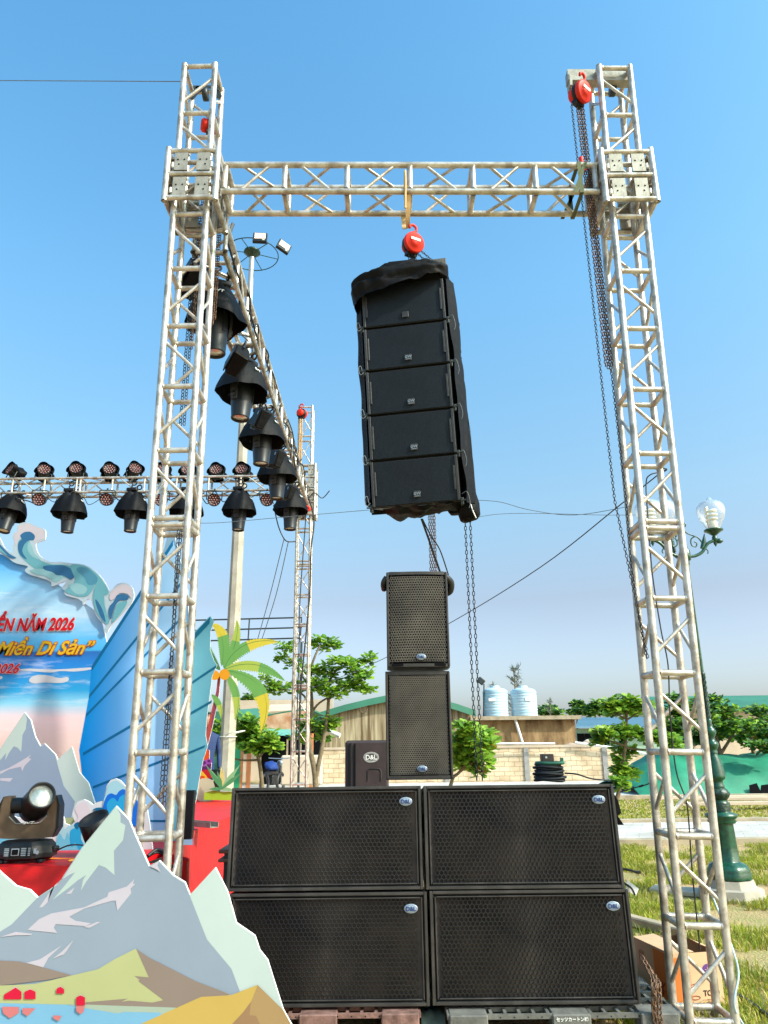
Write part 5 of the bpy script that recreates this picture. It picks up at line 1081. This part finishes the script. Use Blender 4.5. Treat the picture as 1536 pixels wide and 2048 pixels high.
for ang,Ls in((4,.37),(184,.37),(96,.35)):
    A_=R(ang); d=V((math.cos(A_),math.sin(A_),0)); up=V((0,0,1)); o0=V((0,0,zt))
    g_=lambda r_,z_:o0+d*r_+up*z_
    if ang==96: g_=lambda r_,z_:o0+V((-.10,.28,0))*(r_/.35)+up*(z_+.10*(z_>.1))
    b=MB(); b.tube(cr([g_(.0,0),g_(.10,.0),g_(.20,.05),g_(.27,.14),g_(.33,.175),g_(Ls,.18)],5,False),[.022]*8+[.018]*40 if 0 else .018,8)
    b.tube(cr([g_(.22,.07),g_(.21,.16),g_(.155,.23),g_(.09,.20),g_(.085,.13),g_(.13,.11),g_(.15,.15),g_(.12,.17)],5,False),.008,6); b.tube(cr([g_(.155,.23),g_(.05,.27),g_(0,.34),g_(.01,.39),g_(.045,.38),g_(.04,.35),g_(.02,.36)],5,False),.007,6)
    b.tube([g_(.20,.09),g_(.235,.16),g_(.255,.27)],[.02,.028,.002],6); b.tube(cr([g_(.24,.10),g_(.27,.06),g_(.26,.03)],3,False),.007,5)
    b.lathe([(0,-.02),(.03,0),(.03,.03),(.018,.05),(0,.07)],10,0,Matrix.Translation(g_(Ls+.03,.18))@Matrix.Rotation(PI/2,4,'Y')@Matrix.Identity(4)) if ang==4 else None
    obj('arm',b,'greenpost',T)
    for nm,me in(('lamp_cup',cm),('globe',gm),('bulb',bm)):
        p=g_(Ls,.18+(.09)); obj(nm,me,None,T,p+V((0,0,0 if nm=='lamp_cup' else .04)))
b=MB(); pz=base.z; b.lathe([(.30,-.02),(.31,.03),(.30,max(.06,pz-.09)),(.24,max(.07,pz-.08)),(.22,max(.08,pz-.01)),(0,max(.08,pz-.01))],10,0,Matrix.Rotation(.3,4,'Z'),sm=False)
obj('plinth',b,'concrete',T)
# ---------------- trees ----------------
random.seed(23)
def leafmesh(b,c,nrm,dirn,L_,Wd,mi):
    dirn=dirn.normalized(); s=dirn.cross(nrm); s=s.normalized() if s.length>1e-5 else V((1,0,0)); n_=s.cross(dirn)
    p=[c,c+dirn*L_*.45+s*Wd*.8+n_*L_*.06,c+dirn*L_*.85+s*Wd+n_*L_*.0,c+dirn*L_*1.05-n_*L_*.05,c+dirn*L_*.85-s*Wd,c+dirn*L_*.45-s*Wd*.8+n_*L_*.06,c+dirn*L_*.8-n_*L_*.02]
    b.add(p,[(0,1,6),(1,2,6),(2,3,6),(6,3,4),(6,4,5),(0,6,5)],mi)
def rosette(b,c,r,L_,n,pal,up=.5):
    for k in range(n):
        a=2*PI*k/n+random.uniform(-.4,.4); t=random.uniform(-.2,.9)*up; d=V((math.cos(a),math.sin(a),t)); mi=random.choices(range(len(pal)),pal)[0]
        leafmesh(b,c+d*r*random.uniform(.1,.4)+V((0,0,random.uniform(-.03,.06))),V((random.uniform(-.8,.8),random.uniform(-1.1,.3),1)),d+V((0,0,random.uniform(-.5,.5))),L_*random.uniform(.7,1.15),L_*random.uniform(.22,.32),mi)
def tree(name,label,cat,base,trunks,clusters,L_,n,pal=(3,4,1),group=None,spread=.12,up=.5,tm='bark'):
    T=thing(name,label,cat,base,group=group); b=MB(); bo=V(base)
    for pts,r0,r1 in trunks:
        P=cr([V(p)-bo for p in pts],4,False); b.tube(P,[r0+(r1-r0)*i/(len(P)-1) for i in range(len(P))],7)
    obj('trunk',b,tm,T); b=MB()
    for c,rad,cnt in clusters:
        c=V(c)-bo
        for _ in range(cnt):
            u=V((random.gauss(0,1),random.gauss(0,1),random.gauss(0,1))); u=u.normalized()*random.random()**.4; q=c+V((u.x*rad[0],u.y*rad[1],u.z*rad[2])); rosette(b,q,spread,L_,n,pal,up)
    obj('crown',b,['leafA','leafB','leafC','leafO'],T); return T
def P_(x,y,Y=18): return at(x,y,Y)
# terminalia tree behind far tower; Y=17
Y=17; pk=depth(at(620,1450,Y))/F
cl=[]
def C(x,y,rx,ry,cnt,Y=17,dy=.3): k=depth(at(x,y,Y))/F; return (at(x,y,Y+random.uniform(-dy,dy)),(rx*k,rx*k*.8,ry*k),int(cnt*1.5+1))
cl=[C(648,1290,24,14,9),C(632,1283,10,8,3),C(665,1292,12,8,4),C(570,1298,14,10,5),C(560,1318,12,8,3),C(742,1318,9,7,3),C(735,1322,8,6,2),C(690,1330,34,16,14),C(722,1352,24,14,11),C(660,1345,30,18,12),C(640,1372,26,16,11),C(700,1370,36,12,12),C(728,1382,18,9,6),C(672,1388,24,10,8),C(552,1380,18,12,7),C(545,1372,14,9,4),C(600,1375,22,14,8),C(585,1330,20,10,3),C(615,1340,14,12,3),C(530,1360,8,8,2),C(640,1452,30,14,14),C(615,1450,22,14,8),C(662,1448,12,12,5),C(600,1478,18,8,6),C(650,1478,14,6,3)]
tree('broadleaf_tree','tall open broadleaf tree with tiered branches behind the slender far tower','tree',at(632,1610,Y),[([at(632,1640,Y),at(630,1552,Y),at(618,1480,Y),at(624,1420,Y),at(622,1340,Y),at(640,1290,Y)],.07,.02),([at(632,1552,Y),at(646,1485,Y),at(656,1420,Y),at(660,1360,Y),at(690,1330,Y),at(742,1322,Y)],.055,.012),([at(624,1425,Y),at(640,1405,Y),at(680,1385,Y),at(725,1380,Y)],.03,.01),([at(622,1415,Y),at(600,1385,Y),at(550,1378,Y)],.03,.01),([at(622,1380,Y),at(590,1330,Y),at(565,1300,Y)],.025,.008),([at(657,1400,Y),at(690,1370,Y),at(725,1350,Y)],.025,.008)],cl,.165,9,(3,7,.6),'broadleaf trees',.10)
# bush behind mast
cl=[C(*q,Y=19) for q in((490,1450,26,14,16),(505,1470,34,16,24),(480,1480,22,12,12),(520,1488,26,10,14),(545,1495,12,8,5),(545,1475,10,8,3),(500,1500,20,10,8),(430,1460,20,14,9),(425,1485,16,14,8),(420,1508,10,10,4))]
tree('broadleaf_tree','low bushy tree with round leaves behind the concrete mast and palm cutout','tree',at(520,1610,19),[([at(528,1614,19),at(518,1520,19),at(500,1480,19)],.06,.03),([at(518,1520,19),at(470,1518,19),at(430,1490,19)],.03,.01),([at(518,1515,19),at(540,1490,19)],.03,.01)],cl,.21,8,(3,6,1),'broadleaf trees',.10)
# far tree left of mast
cl=[C(*q,Y=45,dy=1) for q in((500,1405,18,16,24),(520,1412,20,12,20),(545,1418,16,6,10),(490,1425,14,10,10))]
tree('distant_tree','distant dark green tree showing between the palm fronds above the sheds','tree',at(505,1520,45),[([at(505,1520,45),at(505,1440,45),at(508,1400,45)],.15,.05)],cl,.34,7,(2,1,4),'distant trees',.2)
# yellow green shrub right of speakers; Y=12
cl=[C(*q,Y=11.5) for q in((932,1462,18,12,9),(955,1475,26,14,15),(922,1490,22,16,13),(945,1500,30,18,20),(975,1490,16,12,7),(918,1520,14,12,7),(940,1530,26,12,12),(970,1525,12,14,5),(955,1545,14,8,4))]
T=tree('leafy_shrub','bright yellow green shrub growing between the speaker stack and the low wall','shrub',at(890,1682,11.5),[([at(890,1686,11.5),at(893,1620,11.5),at(904,1560,11.5),at(918,1545,11.5),at(935,1520,11.5),at(945,1480,11.5)],.035,.012),([at(918,1545,11.5),at(950,1520,11.5),at(965,1495,11.5)],.018,.008)],cl,.155,7,(2,7,0,.15),None,.06)
# layered tree left of right tower; Y=10.5
Y=10.5
cl=[C(*q,Y=Y) for q in((1222,1415,16,8,10),(1250,1408,16,9,10),(1280,1415,18,8,11),(1262,1424,34,6,12),(1225,1428,14,5,4),(1212,1472,18,9,12),(1240,1466,20,8,12),(1270,1470,24,8,15),(1300,1478,18,9,11),(1330,1480,18,8,10),(1345,1492,16,8,7),(1200,1486,8,8,4),(1240,1510,8,18,7),(1258,1505,6,14,4),(1240,1545,12,8,8),(1258,1552,10,8,6),(1240,1572,8,10,5))]
tree('broadleaf_tree','small tiered tree with flat leafy layers just left of the right tower','tree',at(1200,1702,Y),[([at(1200,1706,Y),at(1218,1650,Y),at(1236,1590,Y),at(1243,1550,Y),at(1250,1495,Y),at(1253,1440,Y),at(1252,1405,Y)],.035,.015),([at(1250,1495,Y),at(1290,1500,Y),at(1340,1496,Y)],.02,.008),([at(1250,1492,Y),at(1215,1480,Y)],.018,.007),([at(1253,1440,Y),at(1282,1422,Y)],.014,.006),([at(1253,1438,Y),at(1224,1424,Y)],.014,.006)],cl,.115,9,(4,6,.7),'broadleaf trees',.06)
# right tree mass
Y=25
for lab,cls,bs in(('bushy tree behind the street lamp above the green tarpaulin',((1440,1425,34,14,26),(1460,1450,40,18,42),(1430,1470,40,18,40),(1415,1440,22,20,22),(1395,1410,10,14,6),(1430,1402,16,8,8)),(1440,1530)),
    ('dark leafy tree seen through the right tower above the green tarpaulin',((1355,1420,20,22,20),(1350,1460,26,20,28),(1380,1475,28,18,26),(1345,1400,14,8,6),(1320,1470,16,14,10),(1360,1490,24,8,12)),(1358,1530)),
    ('sparse reddish green tree at the right picture edge in front of the beige building',((1515,1425,20,14,12),(1500,1455,30,16,26),(1530,1470,24,20,24),(1545,1440,20,20,14),(1490,1480,26,14,22),(1525,1495,24,10,14),(1500,1420,10,6,4)),(1510,1540))):
    cl=[C(*q,Y=Y+random.uniform(-1,1),dy=1.2) for q in cls]; bx,by=bs
    tree('bushy_tree',lab,'tree',at(bx,1582,Y),[([at(bx,1584,Y),at(bx,by-20,Y),at(bx-8,by-60,Y),at(bx-5,by-100,Y)],.10,.03),([at(bx,by-20,Y),at(bx+25,by-60,Y),at(bx+40,by-90,Y)],.06,.02)],cl,.21,9,(4,2,4,.25) if 'sparse' in lab else (3,2,4),'bushy trees on the right',.16)
# far trees on the horizon
for lab,cls,Y in(('distant feathery trees right of the water tanks',((1095,1420,14,8,24),(1110,1426,18,6,20),(1085,1428,10,5,8)),60),('distant rounded tree above the blue roof, the left of two',((1155,1410,10,10,16),(1165,1422,18,8,20),(1150,1425,10,6,8)),62),('distant rounded tree above the blue roof, the right of two',((1190,1412,14,10,22),(1205,1424,18,8,24),(1180,1426,16,6,12),(1230,1424,14,6,10)),62)):
    cl=[C(*q,Y=Y,dy=1) for q in cls]; x=cls[0][0]; tree('distant_tree',lab,'tree',at(x,1526,Y),[([at(x,1528,Y),at(x,1430,Y)],.15,.08)],cl,.42,7,(2,1,3),'distant trees',.3)
def casuarina(label,x,ytop,ybase,wd,Y,n):
    T=thing('feathery_tree',label,'tree',at(x,ybase,Y),group='feathery casuarina trees'); b=MB(); o=at(x,ybase,Y); k=depth(o)/F; top=at(x,ytop,Y)-o; b.tube([(0,0,0),top*.6,top],[.09,.05,.015],5); c=MB()
    for i in range(n):
        t=random.uniform(.25,1); p=top*t; a=random.uniform(0,2*PI); L_=wd*k*(1.1-t*.8)*random.uniform(.4,1.1); e=p+V((math.cos(a)*L_,math.sin(a)*L_,L_*random.uniform(.5,1.1))); b.tube([p,p.lerp(e,.5)+V((0,0,-.03)),e],[.018,.012,.006],4)
        for j in range(9):
            q=p.lerp(e,random.uniform(.3,1)); d=V((random.gauss(0,1),random.gauss(0,1),random.gauss(0,.8))).normalized()*.30; s=V((.018,0,.01)); c.add([q-s,q+s,q+d],[(0,1,2)])
    obj('trunk',b,'bark',T); obj('crown',c,'leafP',T)
casuarina('feathery casuarina tree rising behind the right water tank',1030,1338,1470,34,42,46)
casuarina('short feathery treetop behind the left water tank',985,1362,1470,14,42,20)
casuarina('thin feathery tree right of the water tanks',1100,1394,1480,18,55,18)
# ---------------- buildings ----------------
def quadwall(b,x0,x1,yt0,yt1,yb,Y,th=.2,mi=0):
    a_,c_=at(x0,yt0,Y),at(x1,yt1,Y); z=0 if yb is None else at((x0+x1)/2,yb,Y).z
    b.slab([V((a_.x,Y,z)),V((c_.x,Y,z)),c_,a_],(0,th,0),mi)
# perimeter wall of blocks
T=thing('block_wall','pale cement block boundary wall with grey piers behind the speakers','wall',(0,32,0)); b=MB(); xl=at(585,1500,32).x; xr=at(1185,1500,32).x; xe=at(1300,1500,32).x; h_=at(900,1497,32).z
b.slab([(xl,0,0),(xr,0,0),(xr,0,h_),(xl,0,h_)],(0,.15,0)); b.slab([(xr,0.0,0),(xe+3,0,0),(xe+3,0,h_-.75),(xe,0,h_-.4),(xr,0,h_+.02)],(0,.15,0)); obj('blocks',b,'brick',T)
b=MB(); b.box(((xl+xr)/2,.07,h_+.05),(xr-xl,.22,.09)); obj('coping',b,'beige',T)
for x in(1053,1210,893,760): b=MB(); xx=at(x,1520,32).x; b.box((xx,-.02,h_/2),(.20,.06,h_-.02)); obj('pier',b,mat('grey_mortar_pier',(.28,.27,.26),.9),T)
b=MB(); p0=at(940,1487,31.7); p1=at(1110,1487,31.7); b.tube([p0,p1],.04,8); b.tube([at(1150,1485,31.8),at(1260,1500,31.8),at(1310,1513,31.5)],.05,6); tag(obj('bamboo_pole',b,'pvc'),'pale poles lying along the top of the block wall','pole')
# stained hall with green roof
Y=36; T=thing('stained_hall','large stained grey brown hall with green arched roof behind the speaker stack','building',(0,Y,0)); sh=V((0,-Y,0))
tp=[(612,1436),(640,1428),(690,1413),(740,1401),(775,1394),(820,1392),(870,1399),(915,1412),(950,1424)]
b=MB(); pts=[at(x,y+8,Y)+sh for x,y in tp]; b.slab([V((pts[0].x,0,0)),V((pts[-1].x,0,0))]+pts[::-1],(0,.3,0)); obj('wall',b,'plaster',T)
b=MB(); up=[at(x,y-3,Y)+sh for x,y in tp]; lo=[at(x,y+10,Y)+sh for x,y in tp]
for i in range(len(tp)-1):
    q0,q1=up[i],up[i+1]; r0,r1=lo[i],lo[i+1]; b.add([r0+V((0,-.35,0)),r1+V((0,-.35,0)),q1+V((0,-.3,0)),q0+V((0,-.3,0)),q1+V((0,14,.3)),q0+V((0,14,.3))],[(0,1,2,3),(3,2,4,5)])
obj('roof',b,'roofg',T)
b=MB(); p=at(727,1418,Y)+sh; b.lathe([(0,-.02),(.16,-.02)],18,0,Matrix.Translation(p)@Matrix.Rotation(PI/2,4,'X').inverted(),cap=False); b.tube([p+V((.17*math.cos(a*PI/10),-.02,.17*math.sin(a*PI/10))) for a in range(20)],.03,5,closed=True); obj('vent_hole',b,'slab',T)
b=MB(); b.tube([at(658,1462,35)+sh+V((0,0,0)),at(680,1472,34.9)+sh],.11,8); obj('drain_pipe',b,'pvc',T)
# tank house
Y=36; T=thing('tank_house','low brown stained concrete house with a flat roof carrying two water tanks','building',(0,Y,0)); b=MB(); x0,x1=at(950,1450,Y).x,at(1150,1450,Y).x; zt=at(1050,1440,Y).z
b.box(((x0+x1)/2,2.5,zt/2),(x1-x0,5,zt)); obj('wall',b,'plaster2',T); b=MB(); b.box(((x0+x1)/2,2.4,zt+.09),(x1-x0+.45,5.5,.17)); obj('roof_slab',b,'slab',T)
b=MB(); b.tube([at(1029,1435,35.8)+sh,at(1046,1490,35.7)+sh],.07,8); obj('drain_pipe',b,'pvc',T); zr=zt+.18
for i,(xa,xb) in enumerate(((966,1017),(1022,1074))):
    pa_=at(xa,1410,37.2);pb_=at(xb,1410,37.2); r=(pb_.x-pa_.x)/2; hh=at(xa,1374,37.2).z-zr; T=thing('water_tank',('left','right')[i]+' of the two round blue ribbed water tanks on the flat roof','water tank',((pa_.x+pb_.x)/2,37.2,zr),group='water tanks on the flat roof')
    pr2=[(0,0),(r*.97,0)]
    for k in range(9): z=hh*.84*(k/9); pr2+= [(r*.97,z+.02),(r,z+.06),(r,z+hh*.84/9-.05),(r*.97,z+hh*.84/9-.01)]
    pr2+=[(r*.99,hh*.85),(r*.80,hh*.92),(r*.35,hh*.97),(r*.33,hh*.98)]
    b=MB(); b.lathe(pr2,36,cap=False); obj('shell',b,'tank',T); b=MB(); b.lathe([(r*.36,hh*.965),(r*.36,hh*1.02),(r*.30,hh*1.035),(0,hh*1.04)],24,cap=False); obj('lid',b,'tank',T)
    b=MB(); b.box((r*.2*(1 if i else 0)-.25*(1-i),-r*1.0-.0,hh*.55),(.32,.04,.13)); obj('sticker',b,'white',T)
b=MB(); pp=at(967,1435,36.9); b.tube([pp,at(968,1368,36.9)],.03,6); b.bbox(at(962,1362,36.8),(.35,.15,.28),.03,0,Matrix.Rotation(R(40),3,'Y')); tag(obj('roof_floodlight',b,'iron'),'small floodlight on a pole at the left corner of the flat roof','floodlight')
# blue roof house
Y=52; T=thing('blue_roof_house','long low house with a blue metal roof left of the right tower','building',(0,Y,0)); sh=V((0,-Y,0)); b=MB(); 
A_=[at(1152,1456,Y)+sh,at(1330,1456,Y)+sh,at(1300,1436,Y+5)+V((0,-Y,0)),at(1158,1438,Y+5)+V((0,-Y,0))]; b.slab(A_,(0,.05,.10)); obj('roof',b,'roofb',T)
b=MB(); xa,xb=at(1156,1460,Y).x,at(1325,1460,Y).x; zt=at(1200,1457,Y).z; b.box(((xa+xb)/2,3.2,zt/2),(xb-xa,5,zt)); obj('wall',b,mat('pale_green_wall',(.28,.42,.33),.85),T)
for x in(1166,1182,1215,1250): b=MB(); q=at(x,1462,Y).x; b.box((q,.66,zt*.7),(.5,.08,zt*.35)); obj('window',b,'hole',T)
# rubble heap by wall
b=MB(); c=at(1170,1482,33.5); 
def heap(u,v): x=(u-.5)*4.2;y=(v-.5)*2.5; return V((c.x+x,33.8+y,max(0,(1.55*(1-(2*u-1)**2)*(1-(2*v-1)**2)**.5)+.25*NZ.noise(V((x*2,y*2,0))))+ .0))
b.grid(heap,24,14); tag(obj('rubble_heap',b,mat('reddish_rubble',(.38,.22,.16),.9,var=.4,scale=3,col2=(.5,.45,.4))),'reddish rubble heap behind the end of the block wall','rubble')
# right far building
Y=62; T=thing('beige_building','beige building with a long green roof at the right edge behind the trees','building',(0,Y,0)); sh=V((0,-Y,0)); b=MB(); xa,xb=at(1330,1420,Y).x,at(1640,1420,Y).x; z1=at(1480,1417,Y).z; z2=at(1480,1394,Y+4).z
b.box(((xa+xb)/2,4,z1/2),(xb-xa,7,z1)); obj('wall',b,'beige',T); b=MB(); b.slab([(xa-.5,-.2,z1-.05),(xb+1,-.2,z1-.05),(xb+1,4,z2),(xa-.5,4,z2)],(0,.02,.12)); obj('roof',b,'roofg',T)
b=MB(); q=at(1481,1446,Y).x; b.box((q,.48,at(1481,1446,Y).z),(.55,.08,1.0)); obj('window',b,'hole',T)
# left sheds
Y=27; T=thing('market_shed','open shed with rust coloured gable and teal awning behind the far tower','building',(0,Y,0)); sh=V((0,-Y,0)); q=lambda x,y,d=0:at(x,y,Y+d)+V((0,-Y,0))
b=MB(); b.slab([q(498,1462),q(512,1440),q(545,1430),q(580,1424),q(620,1420),q(620,1462)],(0,.2,0)); obj('gable',b,'rustwall',T)
b=MB(); b.slab([q(505,1470,-1.0),q(622,1472,-1.0),q(622,1462,0),q(510,1460,0)],(0,.02,.05)); obj('awning',b,'awning',T)
b=MB(); b.slab([q(500,1440),q(540,1428),q(580,1421),q(622,1416),q(622,1419),q(580,1424),q(540,1431),q(500,1443)],(0,6,0)); obj('roof',b,'roofg',T)
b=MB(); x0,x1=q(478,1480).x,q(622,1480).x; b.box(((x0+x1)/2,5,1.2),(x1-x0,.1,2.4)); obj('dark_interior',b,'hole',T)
b=MB(); zA=q(500,1468).z; 
for x in(482,498,622): b=MB(); b.box((q(x,1500).x,.05,zA/2),(.14,.14,zA)); obj('post',b,'orangepost',T)
for x in(556,566,573,585,597): b=MB(); b.box((q(x,1500).x,2.5,zA*.62),(.06,.05,zA*.6)); obj('stake',b,'slab',T)
b=MB(); b.box(((q(462,1500).x+q(482,1500).x)/2,.0,zA/2),(q(482,1500).x-q(462,1500).x,.08,zA)); obj('door',b,'greendoor',T)
b=MB(); b.slab([q(405,1425,.5),q(470,1420,.5),q(515,1440,.5),q(500,1448,.5),q(405,1446,.5)],(0,5,.3)); obj('side_roof',b,'roofg',T); b=MB(); b.box(((q(400,1500).x+q(462,1500).x)/2,.8,zA/2),(q(462,1500).x-q(400,1500).x,.1,zA*1.1)); obj('side_wall',b,mat('dark_green_wall',(.03,.12,.07),.8),T)
b=MB(); b.slab([q(520,1412,9),q(622,1408,9),q(622,1418,8),q(520,1424,8)],(0,.1,.05)); b.box((q(570,1440,9).x,9.5,1.8),(4.4,.2,3.6)); tag(obj('tan_roof_house',b,'beige',None,(0,27,0)),'tan roofed house just behind the rust coloured gable','building')
b=MB(); b.slab([at(560,1558,24),at(592,1558,24),at(592,1520,24),at(565,1520,24)],(0,.3,0)); b=MB(); b.bbox(at(604,1540,25)-V((0,0,.0)),(1.3,.5,.9),.05)
tag(obj('wooden_crate',b,'beige'),'pale stacked boards behind the foot of the far tower','boards')
# railing
T=thing('roof_railing','thin dark railing crossing behind the mast and the palm cutout','railing',(0,21,0)); sh=V((0,-21,0)); b=MB()
for y0,y1 in((1241,1235),(1262,1255),(1283,1276)): b.tube([at(330,y0+1,21)+sh,at(604,y1,21)+sh],.022,6)
obj('rail',b,'iron',T)
for x in(388,499,603): b=MB(); b.tube([at(x,1237,21)+sh,at(x-3,1284,21)+sh],.022,6); obj('post',b,'iron',T)
for x in(360,603): b=MB(); p=at(x,1284,21)+sh; b.tube([p,V((p.x,0,0))],.035,6); obj('support',b,'iron',T)
# motorbike with blue raincoat
c=gz(546,1570,0); c=at(546,1540,24); T=thing('motorbike','small motorbike parked under the shed awning with a blue raincoat over its seat','motorbike',(c.x,24,.15),(0,0,R(75)))
b=MB(); b.tube([(-.6,0,.55),(-.2,0,.6),(.25,0,.6),(.45,0,.85)],[.06,.09,.09,.05],8); b.bbox((.0,0,.38),(.35,.2,.3),.05); b.tube([(.45,0,.9),(.6,0,.3)],.03,6); obj('body',b,'dark',T)
for x in(-.6,.62): b=MB(); b.tube([(x+.27*math.cos(a*PI/10),0,.28+.27*math.sin(a*PI/10)) for a in range(20)],.045,6,closed=True); obj('wheel',b,'rubber',T)
b=MB(); b.tube([(.45,-.35,1.0),(.42,0,.98),(.45,.35,1.0)],.015,6); b.lathe([(0,0),(.09,0),(.09,.05),(0,.05)],12,0,Matrix.Translation((.5,0,.85))@Matrix.Rotation(PI/2,4,'Y')); obj('handlebar',b,'silver',T)
b=MB(); b.lathe([(0,.50),(.30,.56),(.36,.70),(.30,.84),(.14,.92),(0,.93)],20,0,Matrix.Translation((-.1,0,0))@Matrix.Translation((0,0,.12))@Matrix.Diagonal((.9,.45,.6,1)))
for q_ in range(len(b.v)): b.v[q_]=crump(b.v[q_],4,.12)
if 1: tag(obj('raincoat',b,'blue',None,(c.x,24,.40),(0,0,R(75))),'crumpled blue raincoat spread over the parked motorbike','raincoat')
# green tarpaulin over a pile
T=thing('tarpaulin','green tarpaulin draped over a long pile behind the street lamp','tarpaulin',(0,0,0)); b=MB()
A_=at(1278,1522,24.5);B_=at(1528,1505,25.5); zb=.05
def tar(u,v):
    p=V((A_.x-.6+u*(B_.x-A_.x+2.2),25.2,0)); hgt=(.30+.90*min(1,max(0,(u-.0)/.22))**.8)*(1 if u<.9 else 1-(u-.9)/.1*.95); hgt*=.93+.05*math.sin(u*9)
    k=math.sin(PI*min(1,max(0,v)))**.45 if 0<v<1 else 0; yy=(v-.5)*(4.6-.8*k); z=hgt*k+.10*NZ.noise(V((u*7,v*5,1)))*k+.04*NZ.noise(V((u*22,v*9,4)))*k
    return V((p.x,p.y+yy,.05+max(0,z)))
b.grid(tar,70,26); obj('sheet',b,'tarp',T)
b=MB(); 
for (u,w_) in((.50,.05),(.58,.12),(.70,.10),(.86,.11),(.93,.07)): b.add([(A_.x-.6+(u-w_/2)*(B_.x-A_.x+2.2),22.83,.06),(A_.x-.6+(u+w_/2)*(B_.x-A_.x+2.2),22.80,.05),(A_.x-.6+(u+w_*.3)*(B_.x-A_.x+2.2),22.88,.34),(A_.x-.6+(u-w_*.4)*(B_.x-A_.x+2.2),22.88,.28)],[(0,1,2,3)])
obj('torn_gap',b,'hole',T)
# planks on the pavement
for i,(x,y,l_,a_) in enumerate(((1420,1596,3.0,4),(1490,1600,2.6,-3),(1500,1610,2.2,2),(1450,1612,2.0,0))):
    b=MB(); p=gz(x,y,.1); b.bbox(p+V((0,0,.02+.012*i)),(l_,.22,.07),.005,0,Matrix.Rotation(R(a_),3,'Z')); tag(obj('plank',b,'beige'),'%s pale plank from the left lying on the far pavement by the tarpaulin'%ordn[(0,2,3,1)[i]],'plank','planks on the far pavement')
# concrete edging slab in grass by lamp
b=MB(); b.bbox(gz(1395,1785,.03),(.9,.28,.05),.01,0,Matrix.Rotation(R(-32),3,'Z')); tag(obj('paving_slab',b,'concrete'),'loose concrete slab in the grass left of the street lamp','slab')
b=MB(); b.bbox(gz(1280,1845,.05),(.10,.9,.08),.01,0,Matrix.Rotation(R(28),3,'Z')); tag(obj('timber_beam',b,'slab'),'grey beam lying in the grass beside the lower right subwoofer','beam')
# person behind coral cutout (only the blue clothes show)
def person(label,loc,rz):
    T=thing('person',label,'person',loc,(0,0,rz)); P=[(0,0,.95),(0,0,1.15),(0,0,1.38),(0,0,1.50),(0,-.01,1.60),(0,-.01,1.70),(.19,0,1.40),(.24,.02,1.12),(.22,-.10,.90),(-.19,0,1.40),(-.24,.02,1.12),(-.22,-.10,.90),(.10,0,.90),(.11,-.01,.50),(.11,0,.08),(.12,-.12,.03),(-.10,0,.90),(-.11,-.01,.50),(-.11,0,.08),(-.12,-.12,.03)]
    E_=[(0,1),(1,2),(2,3),(3,4),(4,5),(2,6),(6,7),(7,8),(2,9),(9,10),(10,11),(0,12),(12,13),(13,14),(14,15),(0,16),(16,17),(17,18),(18,19)]
    rr=[.15,.14,.16,.06,.085,.08,.06,.045,.035,.06,.045,.035,.09,.06,.045,.035,.09,.06,.045,.035]
    me=bpy.data.meshes.new('body'); me.from_pydata(P,E_,[]); o=link(bpy.data.objects.new('body',me),T); me.materials.append(mat('navy_clothes',(.012,.035,.12),.8))
    o.modifiers.new('s','SKIN'); o.modifiers.new('u','SUBSURF').render_levels=2
    for i,r_ in enumerate(rr): me.skin_vertices[0].data[i].radius=(r_,r_*.85)
    me.skin_vertices[0].data[0].use_root=True
    b=MB(); b.lathe([(0,1.54),(.07,1.56),(.082,1.63),(.08,1.70),(.05,1.76),(0,1.775)],16,0,Matrix.Translation((0,-.02,0))); obj('head',b,'skin',T); b=MB(); b.lathe([(.088,1.66),(.09,1.72),(.06,1.78),(0,1.79)],16,0,Matrix.Translation((0,0,0))); obj('hair',b,'dark',T)
pp=at(411,1490,12.8); person('person in dark blue clothes standing behind the coral cutout, mostly hidden',(pp.x,12.8,.26),R(30))
